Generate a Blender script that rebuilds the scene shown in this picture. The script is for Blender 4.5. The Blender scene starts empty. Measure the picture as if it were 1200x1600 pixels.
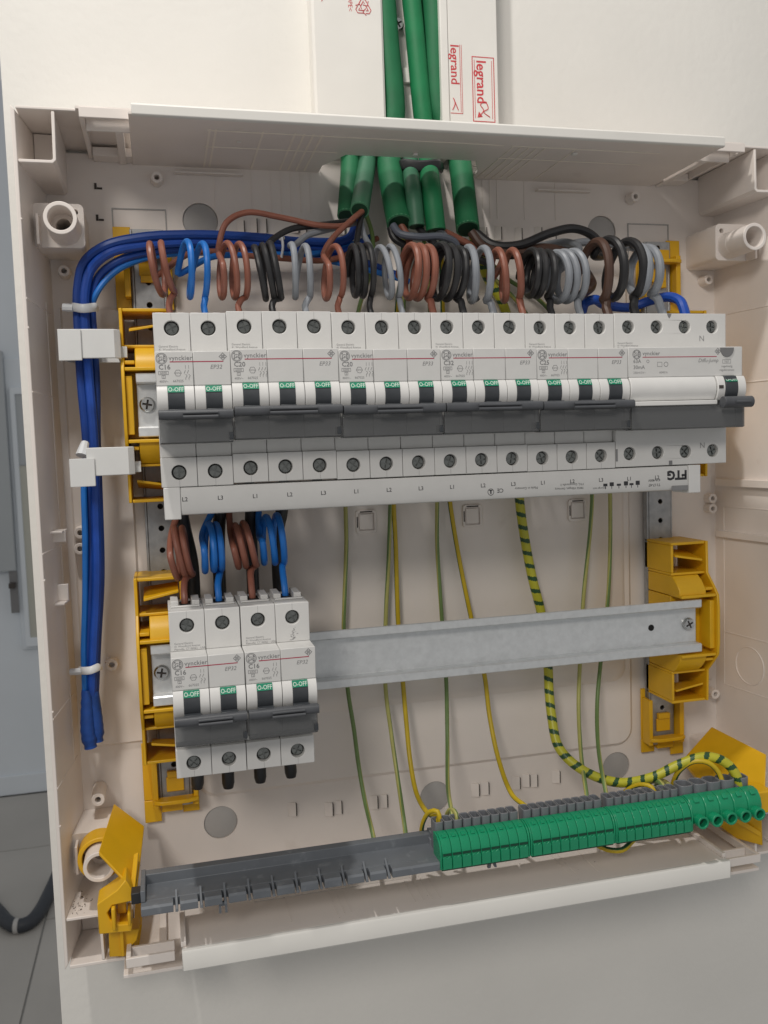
# Open electrical distribution board on a white wall: two rows of breakers, coiled wires, earth terminals.
# All modelling numbers are millimetres; MM turns them into metres.
import bpy, bmesh, math, random
from mathutils import Vector, Matrix
random.seed(7)
MM = 0.001
scene = bpy.context.scene
col = scene.collection

# ---------------------------------------------------------------- camera
cam_data = bpy.data.cameras.new("camera")
cam = bpy.data.objects.new("camera", cam_data)
col.objects.link(cam)
scene.camera = cam
cam.matrix_world = Matrix((
    (0.9691203, 0.0511100, -0.2412337, -0.0001623),
    (-0.2443171, 0.0665388, -0.9674098, -0.5081039),
    (-0.0333929, 0.9964740, 0.0769712, -0.0252146),
    (0, 0, 0, 1)))
cam_data.sensor_fit = 'AUTO'
cam_data.sensor_width = 5.6
cam_data.lens = 4.8694
cam_data.clip_start = 0.02
cam_data.clip_end = 30
cam_data.dof.use_dof = True
cam_data.dof.focus_distance = 0.49
cam_data.dof.aperture_fstop = 4.2

# ---------------------------------------------------------------- world and lamps
world = bpy.data.worlds.new("World")
scene.world = world
world.use_nodes = True
bg = world.node_tree.nodes["Background"]
bg.inputs[0].default_value = (0.97, 0.965, 0.96, 1)
bg.inputs[1].default_value = 0.45

def lamp(name, loc, target, watt, colour, size):
    d = bpy.data.lights.new(name, 'SPOT')
    d.energy = watt
    d.color = colour
    d.shadow_soft_size = size
    d.spot_size = math.radians(150)
    d.spot_blend = 0.8
    o = bpy.data.objects.new(name, d)
    col.objects.link(o)
    o.location = Vector(loc) * MM
    o.rotation_euler = (Vector(target) - Vector(loc)).to_track_quat('-Z', 'Y').to_euler()
    return o
lamp("ceiling_lamp", (-105, -304, 850), (163, 30, -80), 22, (1.0, 0.96, 0.905), 0.02)
lamp("room_lamp", (-720, -1500, 850), (163, 0, -80), 54, (1.0, 0.935, 0.86), 0.22)

scene.view_settings.view_transform = 'Standard'
scene.view_settings.look = 'None'
scene.view_settings.exposure = -0.40
scene.view_settings.gamma = 1.0
scene.view_settings.use_curve_mapping = False
scene.render.engine = 'CYCLES'
scene.cycles.max_bounces = 8
scene.cycles.transparent_max_bounces = 12

# ---------------------------------------------------------------- materials
MATS = {}
def plastic(name, colour, rough=0.45, var=0.06, scale=60.0, bump=0.05, bscale=900.0, metal=0.0, spec=0.5, dirt=None):
    m = bpy.data.materials.new(name)
    m.use_nodes = True
    nt = m.node_tree
    b = nt.nodes["Principled BSDF"]
    b.inputs["Roughness"].default_value = rough
    b.inputs["Metallic"].default_value = metal
    b.inputs["Specular IOR Level"].default_value = spec
    tc = nt.nodes.new("ShaderNodeTexCoord")
    nz = nt.nodes.new("ShaderNodeTexNoise")
    nz.inputs["Scale"].default_value = scale
    nz.inputs["Detail"].default_value = 5
    nt.links.new(tc.outputs["Object"], nz.inputs["Vector"])
    mr = nt.nodes.new("ShaderNodeMapRange")
    mr.inputs["From Min"].default_value = 0.3
    mr.inputs["From Max"].default_value = 0.7
    mr.inputs["To Min"].default_value = 1.0 - var
    mr.inputs["To Max"].default_value = 1.0 + var * 0.5
    nt.links.new(nz.outputs["Fac"], mr.inputs["Value"])
    mx = nt.nodes.new("ShaderNodeMix")
    mx.data_type = 'RGBA'
    mx.blend_type = 'MULTIPLY'
    mx.inputs["Factor"].default_value = 1.0
    mx.inputs["A"].default_value = (*colour, 1)
    nt.links.new(mr.outputs["Result"], mx.inputs["B"])
    out = mx.outputs["Result"]
    if dirt:
        n2 = nt.nodes.new("ShaderNodeTexNoise")
        n2.inputs["Scale"].default_value = dirt[1]
        n2.inputs["Detail"].default_value = 8
        nt.links.new(tc.outputs["Object"], n2.inputs["Vector"])
        r2 = nt.nodes.new("ShaderNodeMapRange")
        r2.inputs["From Min"].default_value = dirt[2]
        r2.inputs["From Max"].default_value = dirt[2] + 0.12
        r2.inputs["To Max"].default_value = dirt[3]
        nt.links.new(n2.outputs["Fac"], r2.inputs["Value"])
        m2 = nt.nodes.new("ShaderNodeMix")
        m2.data_type = 'RGBA'
        nt.links.new(r2.outputs["Result"], m2.inputs["Factor"])
        nt.links.new(out, m2.inputs["A"])
        m2.inputs["B"].default_value = (*dirt[0], 1)
        out = m2.outputs["Result"]
    nt.links.new(out, b.inputs["Base Color"])
    r3 = nt.nodes.new("ShaderNodeMapRange")
    r3.inputs["To Min"].default_value = max(0.03, rough - 0.08)
    r3.inputs["To Max"].default_value = min(1, rough + 0.10)
    nt.links.new(nz.outputs["Fac"], r3.inputs["Value"])
    nt.links.new(r3.outputs["Result"], b.inputs["Roughness"])
    if bump:
        n3 = nt.nodes.new("ShaderNodeTexNoise")
        n3.inputs["Scale"].default_value = bscale
        n3.inputs["Detail"].default_value = 3
        nt.links.new(tc.outputs["Object"], n3.inputs["Vector"])
        bp = nt.nodes.new("ShaderNodeBump")
        bp.inputs["Strength"].default_value = bump
        bp.inputs["Distance"].default_value = 0.0004
        nt.links.new(n3.outputs["Fac"], bp.inputs["Height"])
        nt.links.new(bp.outputs["Normal"], b.inputs["Normal"])
    MATS[name] = m
    return m

plastic("wall_paint", (0.80, 0.785, 0.745), 0.75, 0.06, 7, 0.6, 180)
plastic("box_plastic", (0.85, 0.785, 0.735), 0.42, 0.05, 25, 0.04, dirt=((0.45, 0.36, 0.29), 60, 0.66, 0.16))
plastic("disc_grey", (0.44, 0.43, 0.42), 0.5, 0.05, 60)
plastic("slot_dark", (0.06, 0.05, 0.045), 0.7)
plastic("device_grey", (0.69, 0.685, 0.67), 0.42, 0.04, 80, 0.03)
plastic("drum_white", (0.76, 0.755, 0.74), 0.38, 0.04, 80, 0.02)
plastic("toggle_dark", (0.05, 0.056, 0.064), 0.42, 0.15, 200, 0.05)
plastic("green_strip", (0.0, 0.24, 0.13), 0.5)
plastic("print_white", (0.62, 0.75, 0.66), 0.6)
plastic("print_grey", (0.20, 0.20, 0.205), 0.6)
plastic("print_mid", (0.25, 0.25, 0.255), 0.6)
plastic("print_black", (0.035, 0.035, 0.04), 0.6)
plastic("print_red", (0.42, 0.015, 0.06), 0.5)
plastic("film_red", (0.60, 0.06, 0.07), 0.5)
plastic("screw_dark", (0.24, 0.25, 0.24), 0.26, 0.3, 300, 0.1, metal=0.9)
plastic("screw_bright", (0.62, 0.62, 0.61), 0.25, 0.2, 300, 0.05, metal=1.0)
plastic("zinc", (0.74, 0.76, 0.77), 0.36, 0.08, 240, 0.08, 1200, metal=0.45, dirt=((0.50, 0.51, 0.52), 90, 0.62, 0.4))
plastic("strap_zinc", (0.42, 0.43, 0.44), 0.42, 0.2, 200, 0.08, metal=0.7)
plastic("yellow", (0.78, 0.445, 0.01), 0.40, 0.08, 50, 0.05)
plastic("brown_wire", (0.27, 0.10, 0.066), 0.41, 0.12, 120, 0.03)
plastic("dark_brown_wire", (0.085, 0.045, 0.032), 0.41, 0.12, 120, 0.03)
plastic("black_wire", (0.022, 0.022, 0.024), 0.41, 0.2, 120, 0.03)
plastic("grey_wire", (0.27, 0.29, 0.32), 0.41, 0.1, 120, 0.03)
plastic("slate_wire", (0.12, 0.135, 0.17), 0.41, 0.1, 120, 0.03)
plastic("blue_wire", (0.012, 0.16, 0.55), 0.41, 0.1, 120, 0.03)
plastic("navy_wire", (0.008, 0.055, 0.30), 0.41, 0.12, 120, 0.03)
plastic("royal_wire", (0.012, 0.075, 0.42), 0.41, 0.12, 120, 0.03)
plastic("blue_tape", (0.010, 0.07, 0.33), 0.5, 0.2, 160, 0.4, 350)
plastic("pe_yellow", (0.60, 0.43, 0.015), 0.4, 0.1, 150, 0.03)
plastic("pe_yellow_pale", (0.46, 0.45, 0.14), 0.4, 0.1, 150, 0.03)
plastic("pe_lime", (0.52, 0.50, 0.035), 0.38, 0.1, 150, 0.03)
plastic("pe_green", (0.03, 0.12, 0.045), 0.4, 0.1, 150, 0.03)
plastic("pe_green_pale", (0.16, 0.25, 0.08), 0.4, 0.1, 150, 0.03)
plastic("pe_dark", (0.025, 0.085, 0.03), 0.4, 0.1, 150, 0.03)
plastic("conduit_green", (0.010, 0.15, 0.058), 0.62, 0.15, 60, 0.15, 500)
plastic("conduit_dull", (0.045, 0.17, 0.095), 0.5, 0.12, 60, 0.15, 500)
plastic("conduit_bright", (0.008, 0.19, 0.068), 0.58, 0.15, 60, 0.15, 500)
plastic("tie_white", (0.70, 0.72, 0.74), 0.35, 0.03, 80, 0.02)
plastic("clip_white", (0.74, 0.745, 0.735), 0.38, 0.03, 60, 0.03)
plastic("terminal_green", (0.01, 0.30, 0.14), 0.27, 0.1, 120, 0.05)
plastic("terminal_green_dark", (0.002, 0.06, 0.03), 0.5)
plastic("terminal_grey", (0.19, 0.20, 0.22), 0.42, 0.12, 120, 0.08)
plastic("tray_grey", (0.16, 0.175, 0.195), 0.45, 0.12, 60, 0.08, dirt=((0.30, 0.32, 0.34), 130, 0.60, 0.5))
plastic("score_pale", (0.97, 0.90, 0.80), 0.5)  # paler colour stands in for light coming through the thin scored plastic
plastic("crumb_brown", (0.10, 0.07, 0.05), 0.8)
plastic("bar_grey", (0.085, 0.09, 0.10), 0.42, 0.15, 200, 0.05)
plastic("cut_green", (0.10, 0.30, 0.16), 0.7, 0.3, 300)
plastic("bore_shade_green", (0.004, 0.05, 0.022), 0.6)
plastic("hole_black", (0.006, 0.006, 0.006), 0.8, bump=0)
plastic("trunk_white", (0.80, 0.785, 0.745), 0.4, 0.03, 30, 0.03)
plastic("far_wall_paint", (0.74, 0.79, 0.84), 0.8, 0.06, 2, 0.0)
plastic("far_tile", (0.47, 0.45, 0.42), 0.5, 0.12, 2, 0.0)
plastic("grout", (0.32, 0.32, 0.31), 0.8)
plastic("hose_dark", (0.035, 0.04, 0.05), 0.5)
plastic("door_paint", (0.50, 0.50, 0.44), 0.5, 0.05, 3, 0)
plastic("door_frame", (0.42, 0.45, 0.47), 0.5, 0.05, 3, 0)

def smoky():
    m = bpy.data.materials.new("smoky_cover")
    m.use_nodes = True
    nt = m.node_tree
    out = nt.nodes["Material Output"]
    nt.nodes.remove(nt.nodes["Principled BSDF"])
    tr = nt.nodes.new("ShaderNodeBsdfTransparent")
    tr.inputs[0].default_value = (0.72, 0.73, 0.74, 1)
    gl = nt.nodes.new("ShaderNodeBsdfGlossy")
    gl.inputs["Roughness"].default_value = 0.08
    df = nt.nodes.new("ShaderNodeBsdfDiffuse")
    df.inputs[0].default_value = (0.26, 0.265, 0.27, 1)
    m0 = nt.nodes.new("ShaderNodeMixShader")
    m0.inputs[0].default_value = 0.34
    fr = nt.nodes.new("ShaderNodeFresnel")
    fr.inputs[0].default_value = 1.45
    mx = nt.nodes.new("ShaderNodeMixShader")
    nt.links.new(tr.outputs[0], m0.inputs[1])
    nt.links.new(df.outputs[0], m0.inputs[2])
    nt.links.new(fr.outputs[0], mx.inputs[0])
    nt.links.new(m0.outputs[0], mx.inputs[1])
    nt.links.new(gl.outputs[0], mx.inputs[2])
    nt.links.new(mx.outputs[0], out.inputs[0])
    MATS["smoky_cover"] = m
smoky()

# ---------------------------------------------------------------- geometry helpers
def add(a, b): return (a[0] + b[0], a[1] + b[1], a[2] + b[2])

def circle(cx, cy, r, n=20, a0=0.0):
    return [(cx + r * math.cos(a0 + 2 * math.pi * i / n), cy + r * math.sin(a0 + 2 * math.pi * i / n)) for i in range(n)]

def rrect(x0, y0, x1, y1, r, n=5):
    pts = []
    for cx, cy, s in ((x1 - r, y1 - r, 0), (x0 + r, y1 - r, 1), (x0 + r, y0 + r, 2), (x1 - r, y0 + r, 3)):
        for i in range(n + 1):
            a = (s + i / n) * math.pi / 2
            pts.append((cx + r * math.cos(a), cy + r * math.sin(a)))
    return pts

def rect(x0, y0, x1, y1): return [(x0, y0), (x1, y0), (x1, y1), (x0, y1)]

AX = {'x': lambda a, b, c: (c, a, b), 'y': lambda a, b, c: (a, c, b), 'z': lambda a, b, c: (a, b, c)}
FILLS = {}
def fill2d(loops):
    """triangles over an outline with holes, as vertex indices"""
    key = tuple(tuple((round(p[0], 3), round(p[1], 3)) for p in l) for l in loops)
    if key in FILLS: return FILLS[key]
    bm = bmesh.new()
    edges = []
    n = 0
    for l in loops:
        vs = [bm.verts.new((p[0], p[1], 0)) for p in l]
        for i, v in enumerate(vs): v.index = n + i
        n += len(l)
        for i in range(len(vs)): edges.append(bm.edges.new((vs[i], vs[(i + 1) % len(vs)])))
    bmesh.ops.triangle_fill(bm, use_beauty=True, use_dissolve=False, edges=edges)
    out = [tuple(v.index for v in f.verts) for f in bm.faces]
    bm.free()
    FILLS[key] = out
    return out

def catmull(pts, step):
    """smooth path through pts, resampled"""
    P = [Vector(p) for p in pts]
    if len(P) == 2:
        n = max(1, int((P[1] - P[0]).length / step))
        return [P[0].lerp(P[1], i / n) for i in range(n + 1)]
    P = [P[0] * 2 - P[1]] + P + [P[-1] * 2 - P[-2]]
    out = []
    for i in range(1, len(P) - 2):
        p0, p1, p2, p3 = P[i - 1:i + 3]
        n = max(2, int((p2 - p1).length / step))
        d1, d0, d2 = max((p2 - p1).length, 1e-4) ** .5, max((p1 - p0).length, 1e-4) ** .5, max((p3 - p2).length, 1e-4) ** .5
        m1 = (p2 - p1 + d1 * ((p1 - p0) / d0 - (p2 - p0) / (d0 + d1)))
        m2 = (p2 - p1 + d1 * ((p3 - p2) / d2 - (p3 - p1) / (d1 + d2)))
        for k in range(n):
            t = k / n
            out.append((2 * t**3 - 3 * t**2 + 1) * p1 + (t**3 - 2 * t**2 + t) * m1 + (-2 * t**3 + 3 * t**2) * p2 + (t**3 - t**2) * m2)
    out.append(P[-2])
    return out

WORLD = {}
class G:
    def __init__(s): s.v = []; s.f = []; s.m = []
    def face(s, idx, m=0): s.f.append(tuple(idx)); s.m.append(m)
    def hexa(s, p, m=0):
        """eight corners: bottom ring 0-3, top ring 4-7"""
        b = len(s.v); s.v += [tuple(q) for q in p]
        for q in ((0, 1, 2, 3), (4, 5, 6, 7), (0, 1, 5, 4), (1, 2, 6, 5), (2, 3, 7, 6), (3, 0, 4, 7)): s.face([b + i for i in q], m)
        return s
    def slab(s, pts, d, m=0):
        """a flat-ish polygon given thickness by the offset d"""
        b = len(s.v); n = len(pts)
        s.v += [tuple(q) for q in pts] + [add(q, d) for q in pts]
        s.face([b + i for i in range(n)], m); s.face([b + n + i for i in range(n)], m)
        for i in range(n): s.face((b + i, b + (i + 1) % n, b + n + (i + 1) % n, b + n + i), m)
        return s
    def rescale(s, k, cx, cz, dy):
        s.v = [(cx + (x - cx) * k, y + dy, cz + (z - cz) * k) for x, y, z in s.v]
        return s
    def box(s, x0, x1, y0, y1, z0, z1, m=0):
        return s.hexa([(x0, y0, z0), (x1, y0, z0), (x1, y1, z0), (x0, y1, z0), (x0, y0, z1), (x1, y0, z1), (x1, y1, z1), (x0, y1, z1)], m)
    def prism(s, loops, axis, c0, c1, m=0, top=None):
        """outline (first loop) with holes, pushed from c0 to c1 along axis; top: other outlines at c1"""
        if not isinstance(loops[0][0], (tuple, list)): loops = [loops]
        if top is None: top = loops
        elif not isinstance(top[0][0], (tuple, list)): top = [top]
        tri = fill2d(loops)
        f = AX[axis]
        b = len(s.v)
        for l in loops: s.v += [f(p[0], p[1], c0) for p in l]
        b2 = len(s.v)
        for l in top: s.v += [f(p[0], p[1], c1) for p in l]
        for t in tri:
            s.face([b + i for i in t], m); s.face([b2 + i for i in t], m)
        o = 0
        for l in loops:
            n = len(l)
            for i in range(n):
                j = (i + 1) % n
                s.face((b + o + i, b + o + j, b2 + o + j, b2 + o + i), m)
            o += n
        return s
    def cyl(s, axis, cx, cy, r, c0, c1, n=20, r1=None, m=0):
        return s.prism(circle(cx, cy, r, n), axis, c0, c1, m, circle(cx, cy, r1, n) if r1 else None)
    def ring(s, axis, cx, cy, r, ri, c0, c1, n=24, m=0):
        return s.prism([circle(cx, cy, r, n), circle(cx, cy, ri, n)], axis, c0, c1, m)
    def lathe(s, axis, cx, cy, prof, n=20, m=0):
        """prof: (radius, coordinate along axis)"""
        f = AX[axis]; b = len(s.v); k = len(prof)
        for r, c in prof:
            for i in range(n):
                a = 2 * math.pi * i / n
                s.v.append(f(cx + r * math.cos(a), cy + r * math.sin(a), c))
        for q in range(k - 1):
            for i in range(n):
                j = (i + 1) % n
                s.face((b + q * n + i, b + q * n + j, b + (q + 1) * n + j, b + (q + 1) * n + i), m)
        if prof[0][0] > 1e-6: s.face([b + i for i in range(n)], m)
        if prof[-1][0] > 1e-6: s.face([b + (k - 1) * n + i for i in range(n)], m)
        return s
    def tube(s, pts, r, n=10, step=2.0, m=0, mfun=None, twist=0.0, rfun=None, smooth=True, flat=1.0):
        P = catmull(pts, step) if smooth else [Vector(p) for p in pts]
        T = []
        for i in range(len(P)):
            a, c = P[max(i - 1, 0)], P[min(i + 1, len(P) - 1)]
            T.append((c - a).normalized())
        up = Vector((0, 1, 0)) if abs(T[0].y) < 0.9 else Vector((1, 0, 0))
        N = (up - T[0] * up.dot(T[0])).normalized()
        b = len(s.v); L = 0
        for i, p in enumerate(P):
            if i:
                L += (p - P[i - 1]).length
                N = (N - T[i] * N.dot(T[i]))
                N = N.normalized() if N.length > 1e-6 else T[i].orthogonal().normalized()
            B = T[i].cross(N)
            rr = rfun(i / (len(P) - 1)) * r if rfun else r
            for j in range(n):
                a = 2 * math.pi * j / n + twist * L
                s.v.append(tuple(p + N * (rr * math.cos(a) * flat) + B * (rr * math.sin(a))))
            if i:
                for j in range(n):
                    k = (j + 1) % n
                    q = b + (i - 1) * n
                    s.face((q + j, q + k, q + n + k, q + n + j), mfun(L, j / n) if mfun else m)
        s.face([b + j for j in range(n)], m)
        s.face([b + (len(P) - 1) * n + j for j in range(n)], m)
        return s
    def text(s, txt, x, y, z, size, align='LEFT', rot=0.0, bold=0.0, m=0, spacing=1.0, shear=0.0, sx=1.0):
        """flat print on a face that looks towards -y; x, z: baseline point"""
        key = (txt, align, bold, spacing, shear)
        if key not in TEXTS:
            c = bpy.data.curves.new("print", 'FONT')
            c.body = txt; c.size = 1.0; c.align_x = align; c.resolution_u = 2
            c.offset = bold; c.space_character = spacing; c.shear = shear
            o = bpy.data.objects.new("print", c)
            me = bpy.data.meshes.new_from_object(o)
            TEXTS[key] = ([tuple(v.co) for v in me.vertices], [tuple(p.vertices) for p in me.polygons])
            bpy.data.objects.remove(o); bpy.data.curves.remove(c); bpy.data.meshes.remove(me)
        vs, fs = TEXTS[key]
        ca, sa = math.cos(rot), math.sin(rot); b = len(s.v)
        for p in vs:
            a, c = p[0] * size * sx, p[1] * size
            s.v.append((x + a * ca - c * sa, y, z + a * sa + c * ca))
        for f in fs: s.face([b + i for i in f], m)
        return s
    def obj(s, name, mats, parent=None, bevel=0.0, smooth=35, origin=None, seg=2):
        if isinstance(mats, str): mats = [mats]
        me = bpy.data.meshes.new(name)
        org = origin or (WORLD[parent.name] if parent else None)
        if org is None:
            xs = [p[0] for p in s.v]; ys = [p[1] for p in s.v]; zs = [p[2] for p in s.v]
            org = ((min(xs) + max(xs)) / 2, (min(ys) + max(ys)) / 2, min(zs))
        me.from_pydata([((p[0] - org[0]) * MM, (p[1] - org[1]) * MM, (p[2] - org[2]) * MM) for p in s.v], [], s.f)
        for k in mats: me.materials.append(MATS[k])
        me.polygons.foreach_set("material_index", s.m)
        bm = bmesh.new(); bm.from_mesh(me)
        bmesh.ops.recalc_face_normals(bm, faces=bm.faces)
        bm.to_mesh(me); bm.free()
        if smooth:
            me.polygons.foreach_set("use_smooth", [True] * len(me.polygons))
            me.set_sharp_from_angle(angle=math.radians(smooth))
        me.update()
        o = bpy.data.objects.new(name, me)
        col.objects.link(o)
        if parent: o.parent = parent
        else: o.location = Vector(org) * MM
        WORLD[o.name] = org
        if bevel:
            md = o.modifiers.new("bevel", 'BEVEL')
            md.width = bevel * MM; md.segments = seg; md.limit_method = 'ANGLE'; md.angle_limit = math.radians(50)
        return o
TEXTS = {}

def thing(name, label, cat, loc, group=None):
    o = bpy.data.objects.new(name, None)
    o.empty_display_size = 0.02
    col.objects.link(o)
    o.location = Vector(loc) * MM
    WORLD[o.name] = tuple(loc)
    return tag(o, label, cat, group)

def tag(o, label, cat, group=None):
    o["label"] = label; o["category"] = cat
    if group: o["group"] = group
    return o

def struct(o):
    o["kind"] = "structure"
    return o

def copy_tree(o, parent=None):
    c = o.copy(); col.objects.link(c)
    WORLD[c.name] = WORLD[o.name]
    if parent: c.parent = parent
    for ch in list(o.children): copy_tree(ch, c)
    return c
# ================================================================ the setting
g = G().box(-76.5, 900, 53, 170, -1475, 1100)
wall = struct(g.obj("wall", "wall_paint", origin=(163, 53, -1475)))
g = G().box(-2600, 2600, 3500, 3560, -1475, 1500)
struct(g.obj("far_wall", "far_wall_paint", origin=(0, 3500, -1475)))
g = G().box(-2600, 2600, 3488, 3499, -1474, -1390)
struct(g.obj("skirting_board", "far_wall_paint", origin=(0, 3500, -1475), bevel=3))
g = G().box(-2600, 2600, -1500, 3600, -1495, -1480)
floor = struct(g.obj("floor", "grout", origin=(0, 0, -1480)))
tile_me = None
for i in range(-4, 2):
    for j in range(-1, 4):
        c = (-420 + i * 450 + 225, 1520 + j * 560, -1480)
        if tile_me is None:
            t = G().box(c[0] - 222, c[0] + 222, c[1] - 277, c[1] + 277, -1480, -1475).obj("tile", "far_tile", floor, bevel=1.5)
            tile_me = t.data; base = c
        else:
            t = bpy.data.objects.new("tile", tile_me); col.objects.link(t); t.parent = floor
            t.location = ((c[0] - base[0]) * MM, (c[1] - base[1]) * MM, 0)
# a glazed door with a lever handle far behind the wall's end
dr = thing("glazed_door", "blurred pale door with dark handle plate, far left beyond the wall edge", "door", (-720, 3490, -900))
G().box(-603.8, -348.0, 3470, 3499, -845.5, 375.2).obj("door_leaf", "far_wall_paint", dr, bevel=4)
G().prism([rect(-586.7, -831.6, -467.7, 255.9), rect(-567.0, -793.5, -482.7, 227.0)], 'y', 3450, 3469).obj("door_frame", "far_wall_paint", dr, bevel=3)
G().box(-567.7, -483.3, 3460, 3468, -794.5, -68.6).obj("door_panel", "door_paint", dr)
G().box(-567.7, -483.3, 3460, 3468, -66.0, 227.3).obj("door_pane", "door_frame", dr)
hp = G().box(-632.4, -600.2, 3438, 3449, -680.5, -503.3).obj("handle_plate", "print_grey", dr, bevel=2)
G().box(-630.8, -606.1, 3400, 3437, -571.6, -550.2).obj("handle", "slot_dark", hp, bevel=3)
G().box(-667.0 - 40, -602.3, 3430, 3468, -503.3, 403.9).obj("dark_stile", "door_frame", dr, bevel=3)
hose = G().tube([(-642.3, 2562.7, -1453.0), (-556.9, 2397.6, -1453.0), (-525.1, 2336.7, -1453.0), (-490.8, 2303.0, -1453.0), (-461.0, 2312.6, -1453.0), (-437.3, 2375.6, -1453.0), (-422.5, 2479.1, -1453.0), (-407.4, 2638.1, -1453.0)], 21, 12, 20)
hose = tag(hose.obj("hose", "hose_dark"), "dark grey hose curving over the tiled floor at lower left", "hose")
G().tube([(-500.4, 2306.1, -1453.0), (-487.3, 2303.8, -1453.0)], 22.5, 12, 10).obj("tape_band", "disc_grey", hose)

# ================================================================ cable trunking above the box
tr = thing("cable_trunking", "white plastic cable trunking with half open lid above the box", "trunking", (153, 53, 156))
Z0, Z1 = 152, 340
YF = 34
G().box(102, 217.4, 50.5, 52.9, Z0, Z1).obj("back_plate", "trunk_white", tr)
G().box(102, 104, YF + 3.4, 50.4, Z0, Z1).obj("side_wall", "trunk_white", tr, bevel=0.4)
G().box(215.4, 217.4, YF + 3.4, 50.4, Z0, Z1).obj("side_wall", "trunk_white", tr, bevel=0.4)
ld = G().prism([(101, YF + 7), (101, YF + 1.5), (102.5, YF), (143.4, YF), (144.8, YF + 1.2), (144.8, YF + 3.3), (103, YF + 3.3), (103, YF + 7)], 'z', Z0 + 0.5, Z1).obj("lid", "trunk_white", tr, bevel=0.3)
G().box(180.6, 185.8, YF - .6, 50.4, Z0, Z1).obj("divider", "trunk_white", tr, bevel=0.7)
lr = G().box(186.0, 218.2, YF, YF + 3.3, Z0 + 0.5, Z1).obj("film_covered_lid", "trunk_white", tr, bevel=0.4)
G().prism([rect(160, 200, 176, 209)], 'y', 47, 50.3).obj("cable_bridge", "trunk_white", tr, bevel=0.5)
# printed protective film
p = G()
def frame(g, x0, x1, z0, z1, w, y):
    g.box(x0, x1, y, y + .05, z0, z0 + w); g.box(x0, x1, y, y + .05, z1 - w, z1)
    g.box(x0, x0 + w, y, y + .05, z0 + w, z1 - w); g.box(x1 - w, x1, y, y + .05, z0 + w, z1 - w)
p.text("legrand", 196.2, 12.9, 202, 8.6, 'LEFT', -math.pi / 2, 0.016)
frame(p, 193.2, 207.4, 166, 204, 0.5, 12.88)
p.box(194.6, 194.9, 12.88, 12.93, 168, 202)
p.box(205.6, 205.9, 12.88, 12.93, 168, 202)
p.tube([(197, 12.85, 169), (200, 12.85, 173), (198, 12.85, 176), (201, 12.85, 178), (203, 12.85, 174), (200, 12.85, 172), (204, 12.85, 169)], 0.28, 4, 1)
p.prism([(196, 168.4), (199.4, 169), (197, 172)], 'y', 12.88, 12.93)
p.text("legrand", 180.0, 12.9, 210, 7.5, 'LEFT', -math.pi / 2, 0.012, sx=1.05)
p.box(185.6, 185.9, 12.88, 12.93, 171, 210); p.box(186.6, 186.9, 12.88, 12.93, 170, 210)
p.box(179, 186.9, 12.88, 12.93, 170, 170.4)
p.tube([(180.4, 12.85, 172), (182, 12.85, 176), (181, 12.85, 179), (184, 12.85, 172)], 0.28, 4, 1)
p.rescale(1.0403, -0.16, -25.2, 21).obj("printed_film", "film_red", lr, smooth=0)
p = G()
for k in range(3):
    a = math.radians(90 + 120 * k)
    ca, sa = math.cos(a - math.pi / 2), math.sin(a - math.pi / 2)
    def rp(x, z): return (127.5 + x * ca - z * sa, 12.9, 226.6 + x * sa + z * ca)
    for pts in ([(-3.0, 1.2), (-1.1, 4.6), (1.1, 4.6), (2.2, 2.7)], [(-1.6, 0.6), (0.0, 3.4), (0.7, 2.2)], [(3.0, 3.6), (2.4, 1.0), (-0.2, 1.4)]):
        p.tube([rp(*q) for q in pts], 0.24, 4, 1, smooth=False)
p.text(">LDPE<", 118.6, 12.9, 236, 3.6, 'LEFT', -math.pi / 2)
p.tube([(103, 12.9, 228), (106, 12.9, 232), (112, 12.9, 236), (109, 12.9, 231)], 0.2, 4, 1)
p.rescale(1.0403, -0.16, -25.2, 21).obj("recycling_print", "film_red", ld, smooth=0)

def pan_screw(name, parent, cx, y, cz, r, mat="screw_bright", rot=0.5, top=None):
    """pan head, axis along y, head towards -y, with a cross recess"""
    pl = []
    w, l = r * 0.13, r * 0.62
    for k in range(4):
        a = rot + k * math.pi / 2
        for s, d in ((-w, l), (w, l), (w, w)):
            pl.append((cx + d * math.cos(a) - s * math.sin(a), cz + d * math.sin(a) + s * math.cos(a)))
    h = r * 0.5
    o = G().cyl('y', cx, cz, r * .98, y, y - h * .55, 20).prism([circle(cx, cz, r, 20), pl], 'y', y - h * .5, y - h * 1.25, 0, [circle(cx, cz, r * .80, 20), pl]).obj(name, mat, parent, smooth=50)
    G().prism(pl, 'y', y - h * .6, y - h * .7).obj("recess_shade", "slot_dark", o)  # dark cross on the recess floor, shade put in as colour
    return o
pan_screw("screw", tr, 157.1, 47, 234.2, 4.2)

# ================================================================ the box
bx = thing("distribution_box", "open cream plastic distribution box screwed to the white wall", "electrical box", (163, 52.9, -306))
CX2 = 326
def mir(x): return CX2 - x
# back panel with recessed grey discs
discs = [(30.9, 111.6), (295.8, 111.7), (25.6, -260.4), (167.3, -262.4), (301.2, -258.3)]
G().prism([rect(-57, -304, 383, 148)] + [circle(x, z, 10.5, 28) for x, z in discs], 'y', 48, 50).obj("back_panel", "box_plastic", bx)
G().box(-57, 383, 50.2, 52.9, -304, 148).obj("back_skin", "box_plastic", bx)
for x, z in discs:
    G().lathe('y', x, z, [(10.3, 50.1), (10.3, 49.3), (9.4, 48.9), (0, 48.9)], 28).obj("knockout_disc", "disc_grey", bx)
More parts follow.
